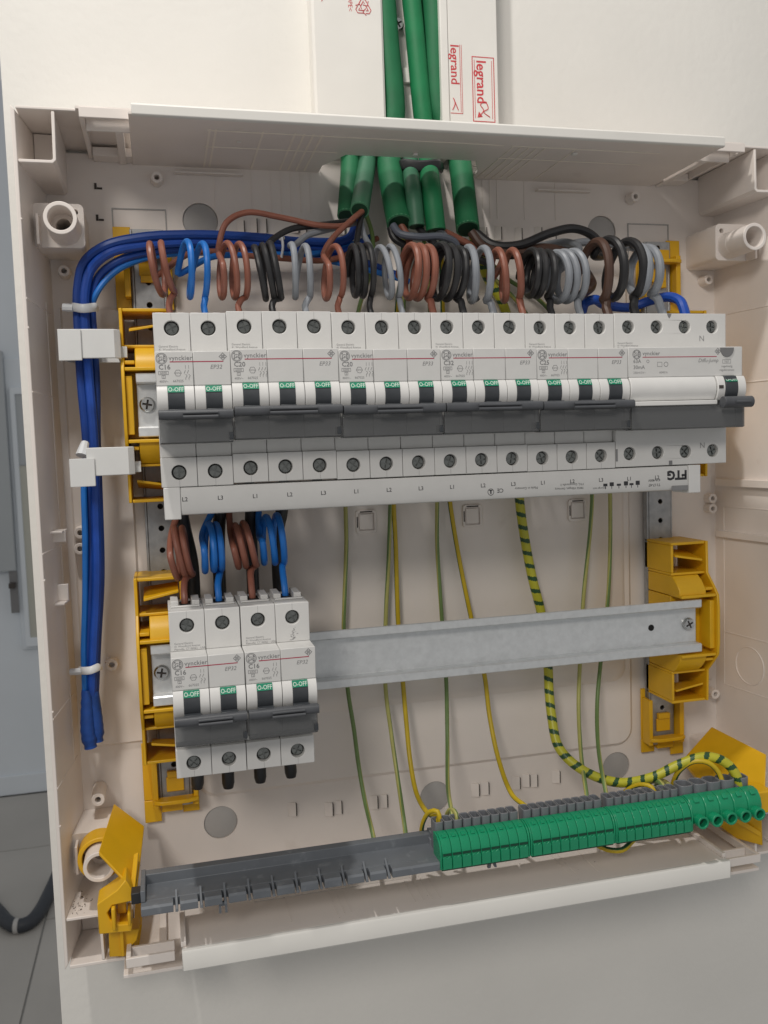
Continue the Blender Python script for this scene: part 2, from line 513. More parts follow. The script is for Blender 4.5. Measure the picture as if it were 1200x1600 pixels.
# raised fields of the back panel
a, b = rrect(12, -243, 314, 84, 12), rrect(14.5, -240.5, 311.5, 81.5, 10)
G().prism(a, 'y', 47.9, 45.6, 0, b).obj("raised_field", "box_plastic", bx)
a, b = rrect(50, -196, 308, 70, 10), rrect(54, -191, 304, 66, 8)
G().prism(a, 'y', 45.5, 42.6, 0, b).obj("inner_field", "box_plastic", bx)
# side columns left and right of the straps
for f in (lambda x: x, mir):
    xs = sorted((f(-52), f(-16)))
    G().prism(rect(xs[0], -203, xs[1], 60), 'y', 47.9, 46.2, 0, rect(xs[0] + 1.2, -201.5, xs[1] - 1.2, 58.5)).obj("side_field", "box_plastic", bx)
# side walls, drafted, with a lip
def wall_piece(f):
    g = G()
    g.hexa([(f(-62.5), -12, -303), (f(-64.5), -12, -306), (f(-60), 52.5, -306), (f(-55.5), 49, -303),
            (f(-62.5), -12, 150), (f(-64.5), -12, 152), (f(-60), 52.5, 152), (f(-55.5), 49, 150)])
    return g
wl = wall_piece(lambda x: x).obj("side_wall", "box_plastic", bx, bevel=0.4)
wr = wall_piece(mir).obj("side_wall", "box_plastic", bx, bevel=0.4)
def wx(y): return -62.5 + 7.0 * (y + 12) / 61     # inner face of the left wall at depth y
def ledge(f, parent, y0, y1, z0, z1, out, name="ledge"):
    g = G().hexa([(f(wx(y0) - .3), y0, z0), (f(wx(y0) + out), y0, z0), (f(wx(y1) + out), y1, z0), (f(wx(y1) - .3), y1, z0),
                  (f(wx(y0) - .3), y0, z1), (f(wx(y0) + out), y0, z1), (f(wx(y1) + out), y1, z1), (f(wx(y1) - .3), y1, z1)])
    return g.obj(name, "box_plastic", parent, bevel=0.25)
idf = lambda x: x
# right wall: ledges, seams, a round knockout
ledge(mir, wr, -8, 44, -63, -58, 3.5)
ledge(mir, wr, -10, 44, -99, -94.5, 3.0)
ledge(mir, wr, -11.5, -8.5, -104, -94.5, 4.5)
for z in (-78, -167, -205, 55, 7):
    ledge(mir, wr, -11.8, 40, z, z + .9, 0.35, "seam")
    ledge(idf, wl, -11.8, 40, z, z + .9, 0.35, "seam")
ledge(mir, wr, 39, 40, -205, -78, 0.4, "seam")
ledge(idf, wl, 30, 31, -205, 60, 0.4, "seam")
for f, pr in ((mir, wr), (idf, wl)):
    for zc in ((-186,) if f is mir else ()):
        pts = [(f(wx(15 + 13 * math.cos(t)) + 0.25), 15 + 13 * math.cos(t), zc + 13 * math.sin(t)) for t in [i * math.pi / 16 for i in range(33)]]
        G().tube(pts, 0.38, 6, 2, smooth=False).obj("knockout_ring", "box_plastic", pr)
# left wall tabs
ledge(idf, wl, 8, 22, -68.6, -67.4, 6, "tab"); ledge(idf, wl, 14, 16, -74, -67.4, 6.4, "tab")
ledge(idf, wl, 8, 22, -108.6, -107.4, 5, "tab"); ledge(idf, wl, 16, 18, -107.3, -98, 5.6, "tab")
for z in (95, 40, -92, -163, -226):
    ledge(idf, wl, -12.1, -10.6, z, z + 1.0, 0.5, "lip_nick")
# top and bottom walls (cut open for the entry plates)
G().prism([(-62, -11.8), (-33, -11.8), (-33, -16), (-3.2, -16), (-3.2, 52.8), (-62, 52.8)], 'z', 150.5, 152).obj("top_wall", "box_plastic", bx, bevel=0.4)
G().prism([(mir(-62), -11.8), (mir(-33), -11.8), (mir(-33), -16), (mir(-1.2), -16), (mir(-1.2), 52.8), (mir(-62), 52.8)], 'z', 150.5, 152).obj("top_wall", "box_plastic", bx, bevel=0.4)
G().prism([(-62, -11.8), (-33, -11.8), (-33, -30), (-2, -30), (-2, 52.8), (-62, 52.8)], 'z', -306.2, -304.2).obj("bottom_wall", "box_plastic", bx, bevel=0.4)
G().prism([(mir(-62), -11.8), (mir(-33), -11.8), (mir(-33), -30), (mir(-2), -30), (mir(-2), 52.8), (mir(-62), 52.8)], 'z', -306.2, -304.2).obj("bottom_wall", "box_plastic", bx, bevel=0.4)
# corner pockets
for f in (idf, mir):
    for s, z0, z1 in ((1, 124, 150), (-1, -304, -277.5)):
        zi = z0 if s > 0 else z1
        w = 1.6
        L = [(-62.2, zi), (-45.5, zi), (-43.8, zi + s * 1.7), (-43.4, z1 if s > 0 else z0),
             (-45.0, z1 if s > 0 else z0), (-45.4, zi + s * 2.4), (-46.2, zi + s * 1.6), (-62.2, zi + s * 1.6)]
        L2 = [(x + 1.2 * 0 + (3.5 if x < -60 else 0), z) for x, z in L]
        G().prism([(f(x), z) for x, z in L], 'y', -11.6, 47.9, 0, [(f(x), z) for x, z in L2]).obj("corner_pocket", "box_plastic", bx, bevel=0.3)
        lo, hi = (zi + 1.7, z1 - .2) if s > 0 else (z0 + .2, zi - 1.7)
        xs = sorted((f(-58), f(-45.8)))
        G().box(xs[0], xs[1], 24, 26, lo, hi).obj("pocket_floor", "box_plastic", bx)
# screw posts and their blocks
for f, zc, s in ((idf, 96.5, 1), (mir, 96.5, 1), (idf, -251, -1), (mir, -251, -1)):
    x = f(-43.6)
    G().prism([circle(x, zc, 8.4, 32), circle(x, zc, 6.3, 32)], 'y', -12.2, 6, 0).prism([circle(x, zc, 8.4, 32), circle(x, zc, 4.0, 32)], 'y', 6.02, 47.9, 0, [circle(x, zc, 9.6, 32), circle(x, zc, 3.6, 32)]).obj("screw_post", "box_plastic", bx, smooth=40, bevel=0.3)
    G().cyl('y', x, zc, 5, 44, 47, 16).obj("screw_hole", "slot_dark", bx)
    blk = rrect(min(f(-60.5), f(-33.5)), zc + min(s * -9.6, s * 14), max(f(-60.5), f(-33.5)), zc + max(s * -9.6, s * 14), 3)
    G().prism([blk, circle(x, zc, 8.6, 32), circle(f(-38), zc + s * 9.5, 1.6, 12), circle(f(-52), zc + s * 9.0, 2.4, 14)], 'y', 14, 47.9).obj("post_block", "box_plastic", bx, bevel=0.5)
    xs = sorted((f(-57.5), f(-56)))
    G().box(xs[0], xs[1], 4, 14, zc - 10, zc + 6).obj("rib", "box_plastic", bx, bevel=0.3)
# small screw bosses
for x, z, y0, r in ((6.7, 134, 40, 3.3), (317, 133.5, 40, 3.3), (-47.8, 79.5, 40, 3.3), (372.2, 79.5, 40, 3.3), (-34.2, -151.9, 40.5, 3.6),
                 (-47.6, -71.8, 40, 3.4), (-48.2, -81.2, 40, 3.4), (374.5, -71.5, 40, 3.3), (374.5, -78.6, 40, 3.3),
                 (-45.5, -228.6, 28, 3.8), (374.5, -211, 38, 3.4)):
    G().prism([circle(x, z, r, 20), circle(x, z, r * .46, 20)], 'y', y0, 47.9, 0, [circle(x, z, r * 1.15, 20), circle(x, z, r * .4, 20)]).obj("screw_boss", "box_plastic", bx, bevel=0.25)
# square clip seats in the back panel
for x, z in ((125.1, -74.5), (196.5, -74.6), (271.6, -74.6)):
    G().prism([rrect(x - 6.8, z - 7.5, x + 6.8, z + 7.5, 2.2), rrect(x - 5.0, z - 5.6, x + 5.0, z + 5.6, 0.6)], 'y', 41.2, 42.5).obj("clip_seat", "box_plastic", bx, bevel=0.35)
    G().box(x - 4.4, x + 4.4, 41.7, 42.5, z - 5.0, z + 5.0).obj("clip_field", "box_plastic", bx, bevel=0.3)
    for q in ((x - 4.0, x + 4.0, z + 5.9, z + 6.7), (x - 6.2, x - 5.5, z - 3.4, z + 3.4)):
        G().box(q[0], q[1], 41.0, 41.15, q[2], q[3]).obj("slot", "slot_dark", bx)
# louvre slots along the lower and upper back
def louvre(x, z, y, h=9, w=5):
    o = G().prism([(x - w, y), (x, y), (x, y - 2.2)], 'z', z - h / 2, z + h / 2).obj("louvre", "box_plastic", bx, bevel=0.15)
    G().box(x + 0.05, x + 0.65, y - 2.0, y - .05, z - h / 2 + .5, z + h / 2 - .5).obj("slot", "slot_dark", o)
for x, z in ((73.2, -257.9), (97.0, -261.1), (102.9, -260.6), (127.0, -260.4), (133.5, -260.4), (197.6, -261.3), (204.5, -260.9), (227.3, -260.2), (234.4, -259.3), (240.1, -260.1), (256.9, -259.5)):
    louvre(x, z, 47.9)
for x, z in ((56.5, 108.0), (64.3, 109.4), (70.1, 109.5), (89.8, 110.0), (94.5, 109.0), (118.7, 109.6), (130.1, 109.5), (212.6, 108.0), (222.8, 108.6), (237.1, 108.1), (251.1, 108.9), (261.2, 108.7)):
    louvre(x, z, 45.5 if z < 83 else 47.9, 9, 4)
# strap recesses and small L slots
for f in (idf, mir):
    for z in ((113, 131, -278) if f is idf else ()):
        xs = sorted((f(-29), f(-27.6)))
        G().box(xs[0], xs[1], 47.6, 47.97, z - 3, z + 0.5).obj("slot", "slot_dark", bx)
        xs = sorted((f(-27.5), f(-24.6)))
        G().box(xs[0], xs[1], 47.6, 47.97, z - 3, z - 1.9).obj("slot", "slot_dark", bx)
    xs = sorted((f(-20), f(11)))
    frame_g = G()
    for q in ((xs[0], xs[1], 117, 117.6), (xs[0], xs[0] + .6, 95, 117), (xs[1] - .6, xs[1], 95, 117)):
        frame_g.box(q[0], q[1], 47.3, 47.99, q[2], q[3])
    frame_g.obj("seam", "disc_grey", bx)
for x0, x1, z, y in ((17, 57, 138, 45), (248, 286, 136, 45)):
    G().box(x0, x1, y - 2, 47.9, z, z + 1.2).obj("ledge", "box_plastic", bx, bevel=0.3)
for x in (40, 62, 74, 80, 86, 92, 98, 206, 211, 216, 221, 240, 262):
    G().box(x, x + .5, 47.6, 47.98, 118, 147).obj("seam", "box_plastic", bx)

# entry plates, top and bottom
et = G()
NX0, NX1 = 108, 197
et.prism([(-6.6, -34.4), (332.6, -34.4), (332.6, 47.5), (NX1 + 6, 47.5), (NX1 + 6, 34), (NX1 - 3, 12), (NX0 + 6, 12), (NX0 - 4, 34), (NX0 - 4, 47.5), (-6.6, 47.5)], 'z', 142.6, 144.6)
ep = et.obj("entry_plate", "box_plastic", bx, bevel=0.3)
G().prism([(-36, 147.6), (-37.2, 146.6), (-37.2, 142.0), (-36, 141.4), (-34.6, 141.4), (-34.6, 147.6)], 'x', -5, 331).obj("entry_plate_lip", "trunk_white", ep, bevel=0.4)
sc = G()
for x in (33.8, 37, 61.8, 79, 84, 89, 94):
    sc.box(x, x + 1.1, -19, 44, 142.25, 142.55)
for y in (-18, 8): sc.box(33, 108, y, y + 1.0, 142.2, 142.5)
for x0, x1, y in ((108.3, 200, -18), (205, 300, -18), (205, 300, 4)): sc.box(x0, x1, y, y + 1.0, 142.2, 142.5)
for x in (206, 211, 216, 221, 226, 245): sc.box(x, x + .5, -16, 44, 142.25, 142.55)
sc.obj("score_line", "score_pale", ep)["kind"] = "stuff"
G().box(49.5, 52, -3, -1, 141.9, 142.5).box(152, 154.5, 2, 5, 141.0, 142.5).box(246, 249, -12, -9, 141.4, 142.5).obj("pip", "trunk_white", ep, bevel=0.3)
for f in (idf, mir):                       # guide frames beside the plates
    for s, z in ((1, 146.5), (-1, -297)):
        def xb(a, b): return sorted((f(a), f(b)))
        def ybox(a, b, y0, y1, z0, z1, nm="guide_rail"):
            q = xb(a, b); return G().box(q[0], q[1], y0, y1, z0, z1).obj(nm, "box_plastic", bx, bevel=0.35)
        yf = -20 if s > 0 else -34
        ybox(-31, -5.8, yf, yf + 2, z - 1.5, z + 3.8)
        ybox(-31, -28.6, yf + 2.1, 47.5, z - 1.5, z + 3.8)
        ybox(-28.4, -5.8, yf + 12, yf + 14, z - 4, z + 3)
        ybox(-14, -10, yf + 14.2, 47.5, z - 4, z + 2)
        ybox(-28.3, -6, 36, 47.5, z - 3, z + 2)
eb = G().prism([(-1.5, -38.5), (328, -38.5), (328, 47.5), (-1.5, 47.5)], 'z', -291.6, -289.6).obj("entry_plate", "box_plastic", bx, bevel=0.3)
G().prism([(-43.5, -299.5), (-43.5, -290.0), (-42.8, -289.0), (-41.2, -288.8), (-40.4, -289.3), (-39.6, -289.4), (-38.6, -289.4), (-38.6, -300.5), (-42.6, -300.5)], 'x', -2, 328.6).obj("entry_plate_lip", "trunk_white", eb, bevel=0.5)
sc = G()
for x in (58, 84, 88, 92, 130, 135, 140, 145, 228, 232, 246): sc.box(x, x + .5, -30, 40, -289.55, -289.3)
sc.box(40, 135, -2, -1.2, -289.55, -289.2)
sc.obj("score_line", "box_plastic", eb)["kind"] = "stuff"
G().box(-2.4, 0.4, -38, 47, -289.5, -286.5).obj("plate_end", "box_plastic", eb, bevel=0.4)
G().box(326.6, 329, -38, 47, -289.5, -286.5).obj("plate_end", "box_plastic", eb, bevel=0.4)
# ================================================================ straps, brackets, rails
def strap(f, label):
    t = thing("mounting_strap", label, "metal strap", (f(-1), 44, -270), "perforated steel straps")
    holes = [circle(f(-1.2), z, 1.7, 12) for z in [100 - 13.2 * k for k in range(26)]]
    xs = sorted((f(-10.5), f(9)))
    G().prism([rect(xs[0] + 1.6, -243, xs[1] - 1.6, 104)] + holes, 'y', 40.2, 41.6).obj("perforated_web", "strap_zinc", t, bevel=0.15)
    for a, b in ((xs[0], xs[0] + 1.5), (xs[1] - 1.5, xs[1])):
        G().box(a, b, 40.4, 45.4, -243, 104).obj("strap_flange", "strap_zinc", t, bevel=0.4)
    xs2 = sorted((f(-9.2), f(7.6)))
    G().box(xs2[0], xs2[1], 44.6, 45.4, -243, 104).obj("shade_backing", "slot_dark", t)  # added dark sheet, stands in for the shade behind the strap holes
    return t
mir2 = lambda x: 332 - x
strap(idf, "perforated steel strap upright at the left behind both breaker rows")
strap(mir2, "perforated steel strap upright at the right behind the rail ends")

def bracket(f, zc, label):
    t = thing("rail_bracket", label, "bracket", (f(-5), 44, zc - 54), "yellow rail brackets")
    def b(x0, x1, y0, y1, z0, z1, nm, bv=0.4):
        xs = sorted((f(x0), f(x1))); zs = sorted((zc + z0, zc + z1))
        return G().box(xs[0], xs[1], y0, y1, zs[0], zs[1]).obj(nm, "yellow", t, bevel=bv)
    out = [(44, 54), (10, 54), (9.5, 33), (3, 26), (-2, 20), (-3, 12), (-3, -12), (-2, -20), (3, -26), (9.5, -33), (10, -54), (44, -54)]
    xs = sorted((f(-18), f(-16.2)))
    G().prism([(y, zc + z) for y, z in out], 'x', xs[0], xs[1]).obj("side_plate", "yellow", t, bevel=0.4)
    for s in (1, -1):
        b(-16.1, 9, 11, 44, s * 52.2, s * 54, "cubby_wall")
        b(7.2, 9, 11, 44, s * 34, s * 52.1, "cubby_wall")
        b(-16.1, 9, 11, 40, s * 33.9, s * 32.2, "cubby_wall")
        # springy tongue
        q = G(); x0, x1 = f(-13), f(6.5)
        q.hexa([(x0, 9, zc + s * 41), (x1, 10, zc + s * 44.5), (x1, 30, zc + s * 47), (x0, 30, zc + s * 45),
                (x0, 9, zc + s * 42.4), (x1, 10, zc + s * 45.9), (x1, 30, zc + s * 48.4), (x0, 30, zc + s * 46.4)])
        q.obj("spring_tongue", "yellow", t, bevel=0.25)
        # block beside the rail
        pr = [(40, 32), (10, 32), (6, 29), (1.5, 23.5), (1, 19), (40, 19)]
        xs = sorted((f(-10.5), f(9)))
        G().prism([(y, zc + s * z) for y, z in pr], 'x', xs[0], xs[1]).obj("shoulder", "yellow", t, bevel=0.5)
        b(-16.1, -10.7, 2, 38, s * 24.5, s * 22.5, "rib")
        b(-16.1, 9.2, -1.5, 14, s * 20.6, s * 18.7, "rail_jaw")
    b(-16.1, 9, 12, 40, -18.4, 18.4, "saddle")
    b(-16.1, -12.5, 0, 11.9, -16, 16, "stop")
    return t
bracket(idf, 0, "yellow bracket at the left end of the upper rail")
bracket(mir2, 0, "yellow bracket hidden behind the residual current device, right end of upper rail")
bracket(idf, -151, "yellow bracket at the left end of the lower rail")
bracket(mir2, -151, "yellow bracket at the right end of the bare lower rail")

def anchor(f, z0, z1, s, label):
    """strap end holder: s=+1 open towards the middle from above"""
    t = thing("strap_anchor", label, "anchor", (f(-4), 46, min(z0, z1)), "yellow strap end anchors")
    L = abs(z1 - z0)
    def b(x0, x1, y0, y1, a0, a1, nm, bv=0.4):
        xs = sorted((f(x0), f(x1))); zs = sorted((z0 + s * a0, z0 + s * a1))
        return G().box(xs[0], xs[1], y0, y1, zs[0], zs[1]).obj(nm, "yellow", t, bevel=bv)
    b(-20, -11.3, 44, 45.4, 0, L - 14, "base_leg")
    b(9.6, 13, 44, 45.4, 0, L - 14, "base_leg")
    b(-14.6, -11.2, 34, 43.9, 6, L - 12, "side_cheek")
    b(9.7, 12.4, 34, 43.9, 6, L - 12, "side_cheek")
    b(-20, -10, 43.9, 45.5, L - 13.8, L, "foot")
    b(3, 13, 43.9, 45.5, L - 13.8, L - 4, "foot")
    b(-9.8, 2.8, 40, 45.5, L - 13.8, L - 7, "foot")
    xs = (f(-14), f(12.5)); za, zb = z0 + s * (L - 15), z0 + s * (L - 17.5)
    o = G().prism([(xs[0], 38), (xs[0], 32), (f(-9), 29.5), (f(6), 29.5), (xs[1], 32), (xs[1], 38)], 'z', za, zb).obj("shelf", "yellow", t, bevel=0.5)
    b(-5.5, 3.5, 37, 40, L - 33, L - 29, "catch")
    b(-6.2, 4.2, 38.3, 40, L - 29, L - 20, "recess")
    return t
anchor(idf, 58, 106, 1, "yellow anchor at the upper end of the left strap")
anchor(mir2, 58, 106, 1, "yellow anchor at the upper end of the right strap")
anchor(idf, -203, -253, -1, "yellow anchor at the lower end of the left strap")
anchor(mir2, -203, -253, -1, "yellow anchor at the lower end of the right strap")

def din_rail(zc, label):
    t = thing("din_rail", label, "rail", (163, 4, zc - 17.5), "zinc plated breaker rails")
    h = [(0, 17.5), (-0.6, 16.9), (-0.6, 12.6), (0.2, 11.8), (6.3, 11.8), (6.3, -11.8), (0.2, -11.8), (-0.6, -12.6), (-0.6, -16.9), (0, -17.5),
         (0.6, -17.2), (0.5, -12.9), (1.0, -12.8), (7.4, -12.8), (7.4, 12.8), (1.0, 12.8), (0.5, 12.9), (0.6, 17.2)]
    G().prism([(y, zc + z) for y, z in h], 'x', -10.5, 338).obj("rail_profile", "zinc", t, bevel=0.3)
    for x in (-5.2, 331.6):
        pan_screw("screw", t, x, 6.2, zc + 0.5, 4.3, rot=0.3 + x)
    G().cyl('y', 305, zc, 2.1, 6.1, 6.28, 14).obj("rail_hole", "hole_black", t)
    return t
din_rail(0, "upper zinc plated rail, almost hidden by the full row of breakers")
din_rail(-151, "lower zinc plated rail, bare to the right of two breakers")

# ================================================================ breakers
SCREW = None
def terminal_screw(parent, x, z, y, rot):
    global SCREW
    if SCREW is None:
        w, l = 0.45, 2.5
        pl = []
        for k in range(4):
            a = k * math.pi / 2
            for s, d in ((-w, l), (w, l), (w, w)): pl.append((d * math.cos(a) - s * math.sin(a), d * math.sin(a) + s * math.cos(a)))
        SCREW = G().cyl('y', 0, 0, 3.35, 1.2, 0.4, 18).prism([circle(0, 0, 3.35, 18), pl], 'y', 0.4, -0.5, 0, [circle(0, 0, 2.9, 18), pl]).obj("terminal_screw", "screw_dark", parent, origin=(0, 0, 0), smooth=40)
        o = SCREW
    else:
        o = bpy.data.objects.new("terminal_screw", SCREW.data); col.objects.link(o); o.parent = parent
    o.location = (x * MM, y * MM, z * MM)
    o.rotation_euler = (0, rot, 0)
    return o

POLE = {}
def shared(key, parent, dx, builder):
    """one mesh for alike pieces; copies shifted along x"""
    if key not in POLE:
        o = builder(); POLE[key] = o
    else:
        src = POLE[key]
        o = src.copy(); col.objects.link(o); o.parent = parent
    o.location.x = dx * MM
    return o

def drum_arc(r, z0, z1, cy=-55.0, cz=-0.5, n=10):
    a0, a1 = math.asin((z0 - cz) / r), math.asin((z1 - cz) / r)
    return [(cy - r * math.cos(a0 + (a1 - a0) * i / n), cz + r * math.sin(a0 + (a1 - a0) * i / n)) for i in range(n + 1)]

def core_prof():
    return [(-3, 41.5), (-8, 43.4), (-40, 43.4), (-40, 22.8), (-62, 22.8), (-62, 6.3), (-57, 6.3), (-57, -22), (-44, -22), (-44, -28.5), (-40, -28.6), (-40, -43.4), (-8, -43.4), (-3, -41.5)]

def symbols(p, x, z):
    """small printed signs under the rating"""
    y = -62.06
    def fr(x0, x1, z0, z1, w=.22):
        p.box(x0, x1, y, y + .03, z0, z0 + w); p.box(x0, x1, y, y + .03, z1 - w, z1); p.box(x0, x0 + w, y, y + .03, z0 + w, z1 - w); p.box(x1 - w, x1, y, y + .03, z0 + w, z1 - w)
    fr(x + 1.4, x + 6.2, z + 11.6, z + 13.4)
    p.text("6000", x + 3.8, y, z + 11.95, 1.6, 'CENTER')
    fr(x + 2.9, x + 4.7, z + 9.8, z + 11.4)
    p.text("3", x + 3.8, y, z + 10.0, 1.4, 'CENTER')
    p.text("400V~", x + 3.8, y, z + 7.9, 1.6, 'CENTER')
    p.prism([circle(x + 10.6, z + 12.4, 1.75, 6), circle(x + 10.6, z + 12.4, 1.5, 6)], 'y', y, y + .03)
    p.text("KEMA", x + 10.6, y, z + 12.0, 1.1, 'CENTER')
    p.text("667025", x + 10.6, y, z + 8.0, 1.7, 'CENTER')

def breaker(n, rating, family, x0, zc, label):
    W = 18.0 * n
    t = thing("circuit_breaker", label, "circuit breaker", (x0, random.uniform(-.35, .1), zc + random.uniform(-.45, .45)), "modular circuit breakers")
    t.rotation_euler = (math.radians(random.uniform(-.35, .35)), math.radians(random.uniform(-.12, .12)), 0)
    WORLD[t.name] = (0, 0, 0)
    for k in range(n):
        dx = 18.0 * k
        shared("core", t, dx, lambda: G().prism(core_prof(), 'x', 0.12, 17.88).obj("pole_body", "device_grey", t, bevel=0.35, origin=(0, 0, 0)))
        for nm, z0, z1, zh in (("upper", 22.9, 43.4, 35.8), ("lower", -43.4, -28.6, -36.1)):
            shared("tp" + nm, t, dx, lambda: G().prism([rect(0.12, z0, 17.88, z1), circle(9, zh, 3.75, 24)], 'y', -47, -40.02).obj("terminal_cover", "device_grey", t, bevel=0.3, origin=(0, 0, 0)))
            shared("slit" + nm, t, dx, lambda: G().box(8.95, 9.05, -47.06, -46.9, *((39.7, 43.2) if zh > 0 else (-43.2, -40.0))).obj("cover_slit", "print_mid", t, origin=(0, 0, 0)))
            terminal_screw(t, dx + 9, zh, -44.3 + random.uniform(-.4, .4), random.uniform(0, 3))
        shared("ridge", t, dx, lambda: G().box(1.5, 16.5, -36, -33.5, 43.5, 44.3).box(1.5, 5.5, -30, -12, 43.5, 46).box(12.5, 16.5, -30, -12, 43.5, 46).obj("top_ridge", "device_grey", t, bevel=0.3, origin=(0, 0, 0)))
        shared("entry", t, dx, lambda: G().box(6, 12, -30, -16, 43.42, 43.5).obj("wire_entry", "hole_black", t, origin=(0, 0, 0)))
        shared("drum", t, dx, lambda: G().prism(drum_arc(9.5, -7.0, 6.2) + [(-57.1, 6.2), (-57.1, -7.0)], 'x', 0.15, 17.85).obj("drum", "drum_white", t, bevel=0.2, origin=(0, 0, 0)))
        tg = shared("toggle", t, dx, lambda: G().prism(drum_arc(9.85, -6.4, 6.0) + [(-58, 6.0), (-58, -6.4)], 'x', 5.2, 13.2).box(5.2, 13.2, -67.5, -63, -6.6, -5.2).obj("toggle", "toggle_dark", t, bevel=0.25, origin=(0, 0, 0)))
        shared("band", t, dx, lambda: G().hexa([(5.3, -64.55, 3.0), (13.1, -64.55, 3.0), (13.1, -62.5, 3.0), (5.3, -62.5, 3.0), (5.3, -62.75, 6.1), (13.1, -62.75, 6.1), (13.1, -62.0, 6.1), (5.3, -62.0, 6.1)]).obj("off_band", "green_strip", t, origin=(0, 0, 0)))
        shared("off", t, dx, lambda: off_text().obj("off_print", "print_white", t, origin=(0, 0, 0), smooth=0))
    # tie bar
    tb = rrect(-70.2, -10.2, -64.6, -5.6, 1.8, 4)
    bar = G().prism(tb, 'x', 0.35, W - 0.35).obj("tie_bar", "bar_grey", t, bevel=0.3, origin=(0, 0, 0))
    hw = 8.3 if n == 2 else 11.8
    G().prism(rrect(-72.2, -10.0, -69.8, -8.4, 0.7, 3), 'x', W / 2 - hw + 2, W / 2 + hw + 2).prism(rrect(-71.8, -7.9, -69.8, -6.6, 0.6, 3), 'x', W / 2 - hw + 2, W / 2 + hw + 2).obj("grip", "bar_grey", bar, bevel=0.2, origin=(0, 0, 0))
    G().box(0.5, W - 0.5, -64.6, -63.4, -21.4, -9.9).box(0.5, W - 0.5, -63.3, -57.2, -21.9, -21.0).obj("smoky_cover", "smoky_cover", t, bevel=0.3, origin=(0, 0, 0))
    G().box(W - 2.4, W - 0.3, -64.9, -58, -20.4, -16.8).obj("cover_hinge", "toggle_dark", t, bevel=0.3, origin=(0, 0, 0))
    # print
    p = G(); y = -62.06
    ge_logo(p, 3.2, 19.4, y)
    p.text("vynckier", 6.6, y, 18.6, 3.1, 'LEFT', 0, 0.012, spacing=1.05)
    symbols(p, 0, 0)
    for k in range(n):
        x = 14.2 + 1.5 * k
        p.box(x, x + .18, y, y + .03, 14.4, 16.2)
        p.tube([(x, y, 13.8), (x - .7, y, 12.2)], 0.1, 4, 1); p.tube([(x, y, 11.8), (x + .7, y, 11.0), (x, y, 10.2), (x, y, 9.0)], 0.1, 4, 1)
    p.text(family, W - 4.2, y, 14.2, 2.9, 'RIGHT', 0, 0.0, shear=0.25)
    star(p, W - 3.6, 20.1, y)
    p.obj("printed_marks", "print_mid", t, origin=(0, 0, 0), smooth=0)["kind"] = "stuff"
    G().text(rating, 1.6, y, 14.2, 3.3, 'LEFT', 0, 0.015).obj("rating_print", "print_grey", t, origin=(0, 0, 0), smooth=0)
    G().box(7.0, W - 3.4, y, y + .03, 17.55, 18.0).obj("red_line", "print_red", t, origin=(0, 0, 0), smooth=0)
    q = G()
    for i, s in enumerate(("General Electric", "41 Woodford Avenue", "Plainville, CT 06062 - USA")):
        q.text(s, 2.2, -47.06, 26.3 - 1.45 * i, 1.45)
    q.obj("maker_print", "print_mid", t, origin=(0, 0, 0), smooth=0)
    return t

def off_text():
    g = G().text("O-OFF", 9.2, -64.3, 3.5, 2.9, 'CENTER', 0, 0.012, sx=.88)
    g.v = [(x, -64.62 + (z - 3.0) * 0.58, z) for x, y, z in g.v]
    return g

def ge_logo(p, x, z, y, r=2.75):
    p.prism([circle(x, z, r, 24), circle(x, z, r - .35, 24)], 'y', y, y + .03)
    p.prism([circle(x, z, r - .6, 24), circle(x, z, r - .75, 24)], 'y', y, y + .03)
    p.text("GE", x, y, z - .95, 2.7, 'CENTER', 0, 0.02, shear=0.2)
    for k in range(4):
        a = math.pi / 4 + k * math.pi / 2
        p.prism(circle(x + 1.75 * math.cos(a), z + 1.75 * math.sin(a), .42, 8), 'y', y, y + .03)

def star(p, x, z, y):
    for dx, dz in ((0, 1), (0, -1), (1, 0), (-1, 0)):
        cx, cz = x + dx * 1.05, z + dz * 1.05
        p.prism([circle(cx, cz, .95, 4), circle(cx, cz, .5, 4)], 'y', y, y + .03)

breaker(2, "C16", "EP32", 0, 0, "two pole C16 breaker at the left end of the upper row")
breaker(3, "C20", "EP33", 36, 0, "three pole C20 breaker, second from left in the upper row")
breaker(3, "C20", "EP33", 90, 0, "three pole C20 breaker right before the C32 in the upper row")
breaker(3, "C32", "EP33", 144, 0, "three pole C32 breaker in the middle of the upper row")
breaker(3, "C25", "EP33", 198, 0, "three pole C25 breaker beside the residual current device")
breaker(2, "C16", "EP32", 0, -151, "two pole C16 breaker, left one of the lower pair")
lb = breaker(2, "C16", "EP32", 36.2, -150.4, "two pole C16 breaker, right one of the lower pair")

g = G(); rnd = random.Random(11)
for i in range(26):
    x, z = 26.6 + rnd.gauss(0, .7) + i * .03, 23.8 + i * .26
    w = rnd.uniform(.25, .8) * (1.3 - i / 26)
    g.slab([(x - w, -47.07, z), (x, -47.07, z - .12), (x + w, -47.07, z + rnd.uniform(-.1, .25)), (x, -47.07, z + .22)], (0, .03, 0))
g.obj("pencil_smudge", "print_mid", lb, origin=(0, 0, 0), smooth=0)["kind"] = "stuff"

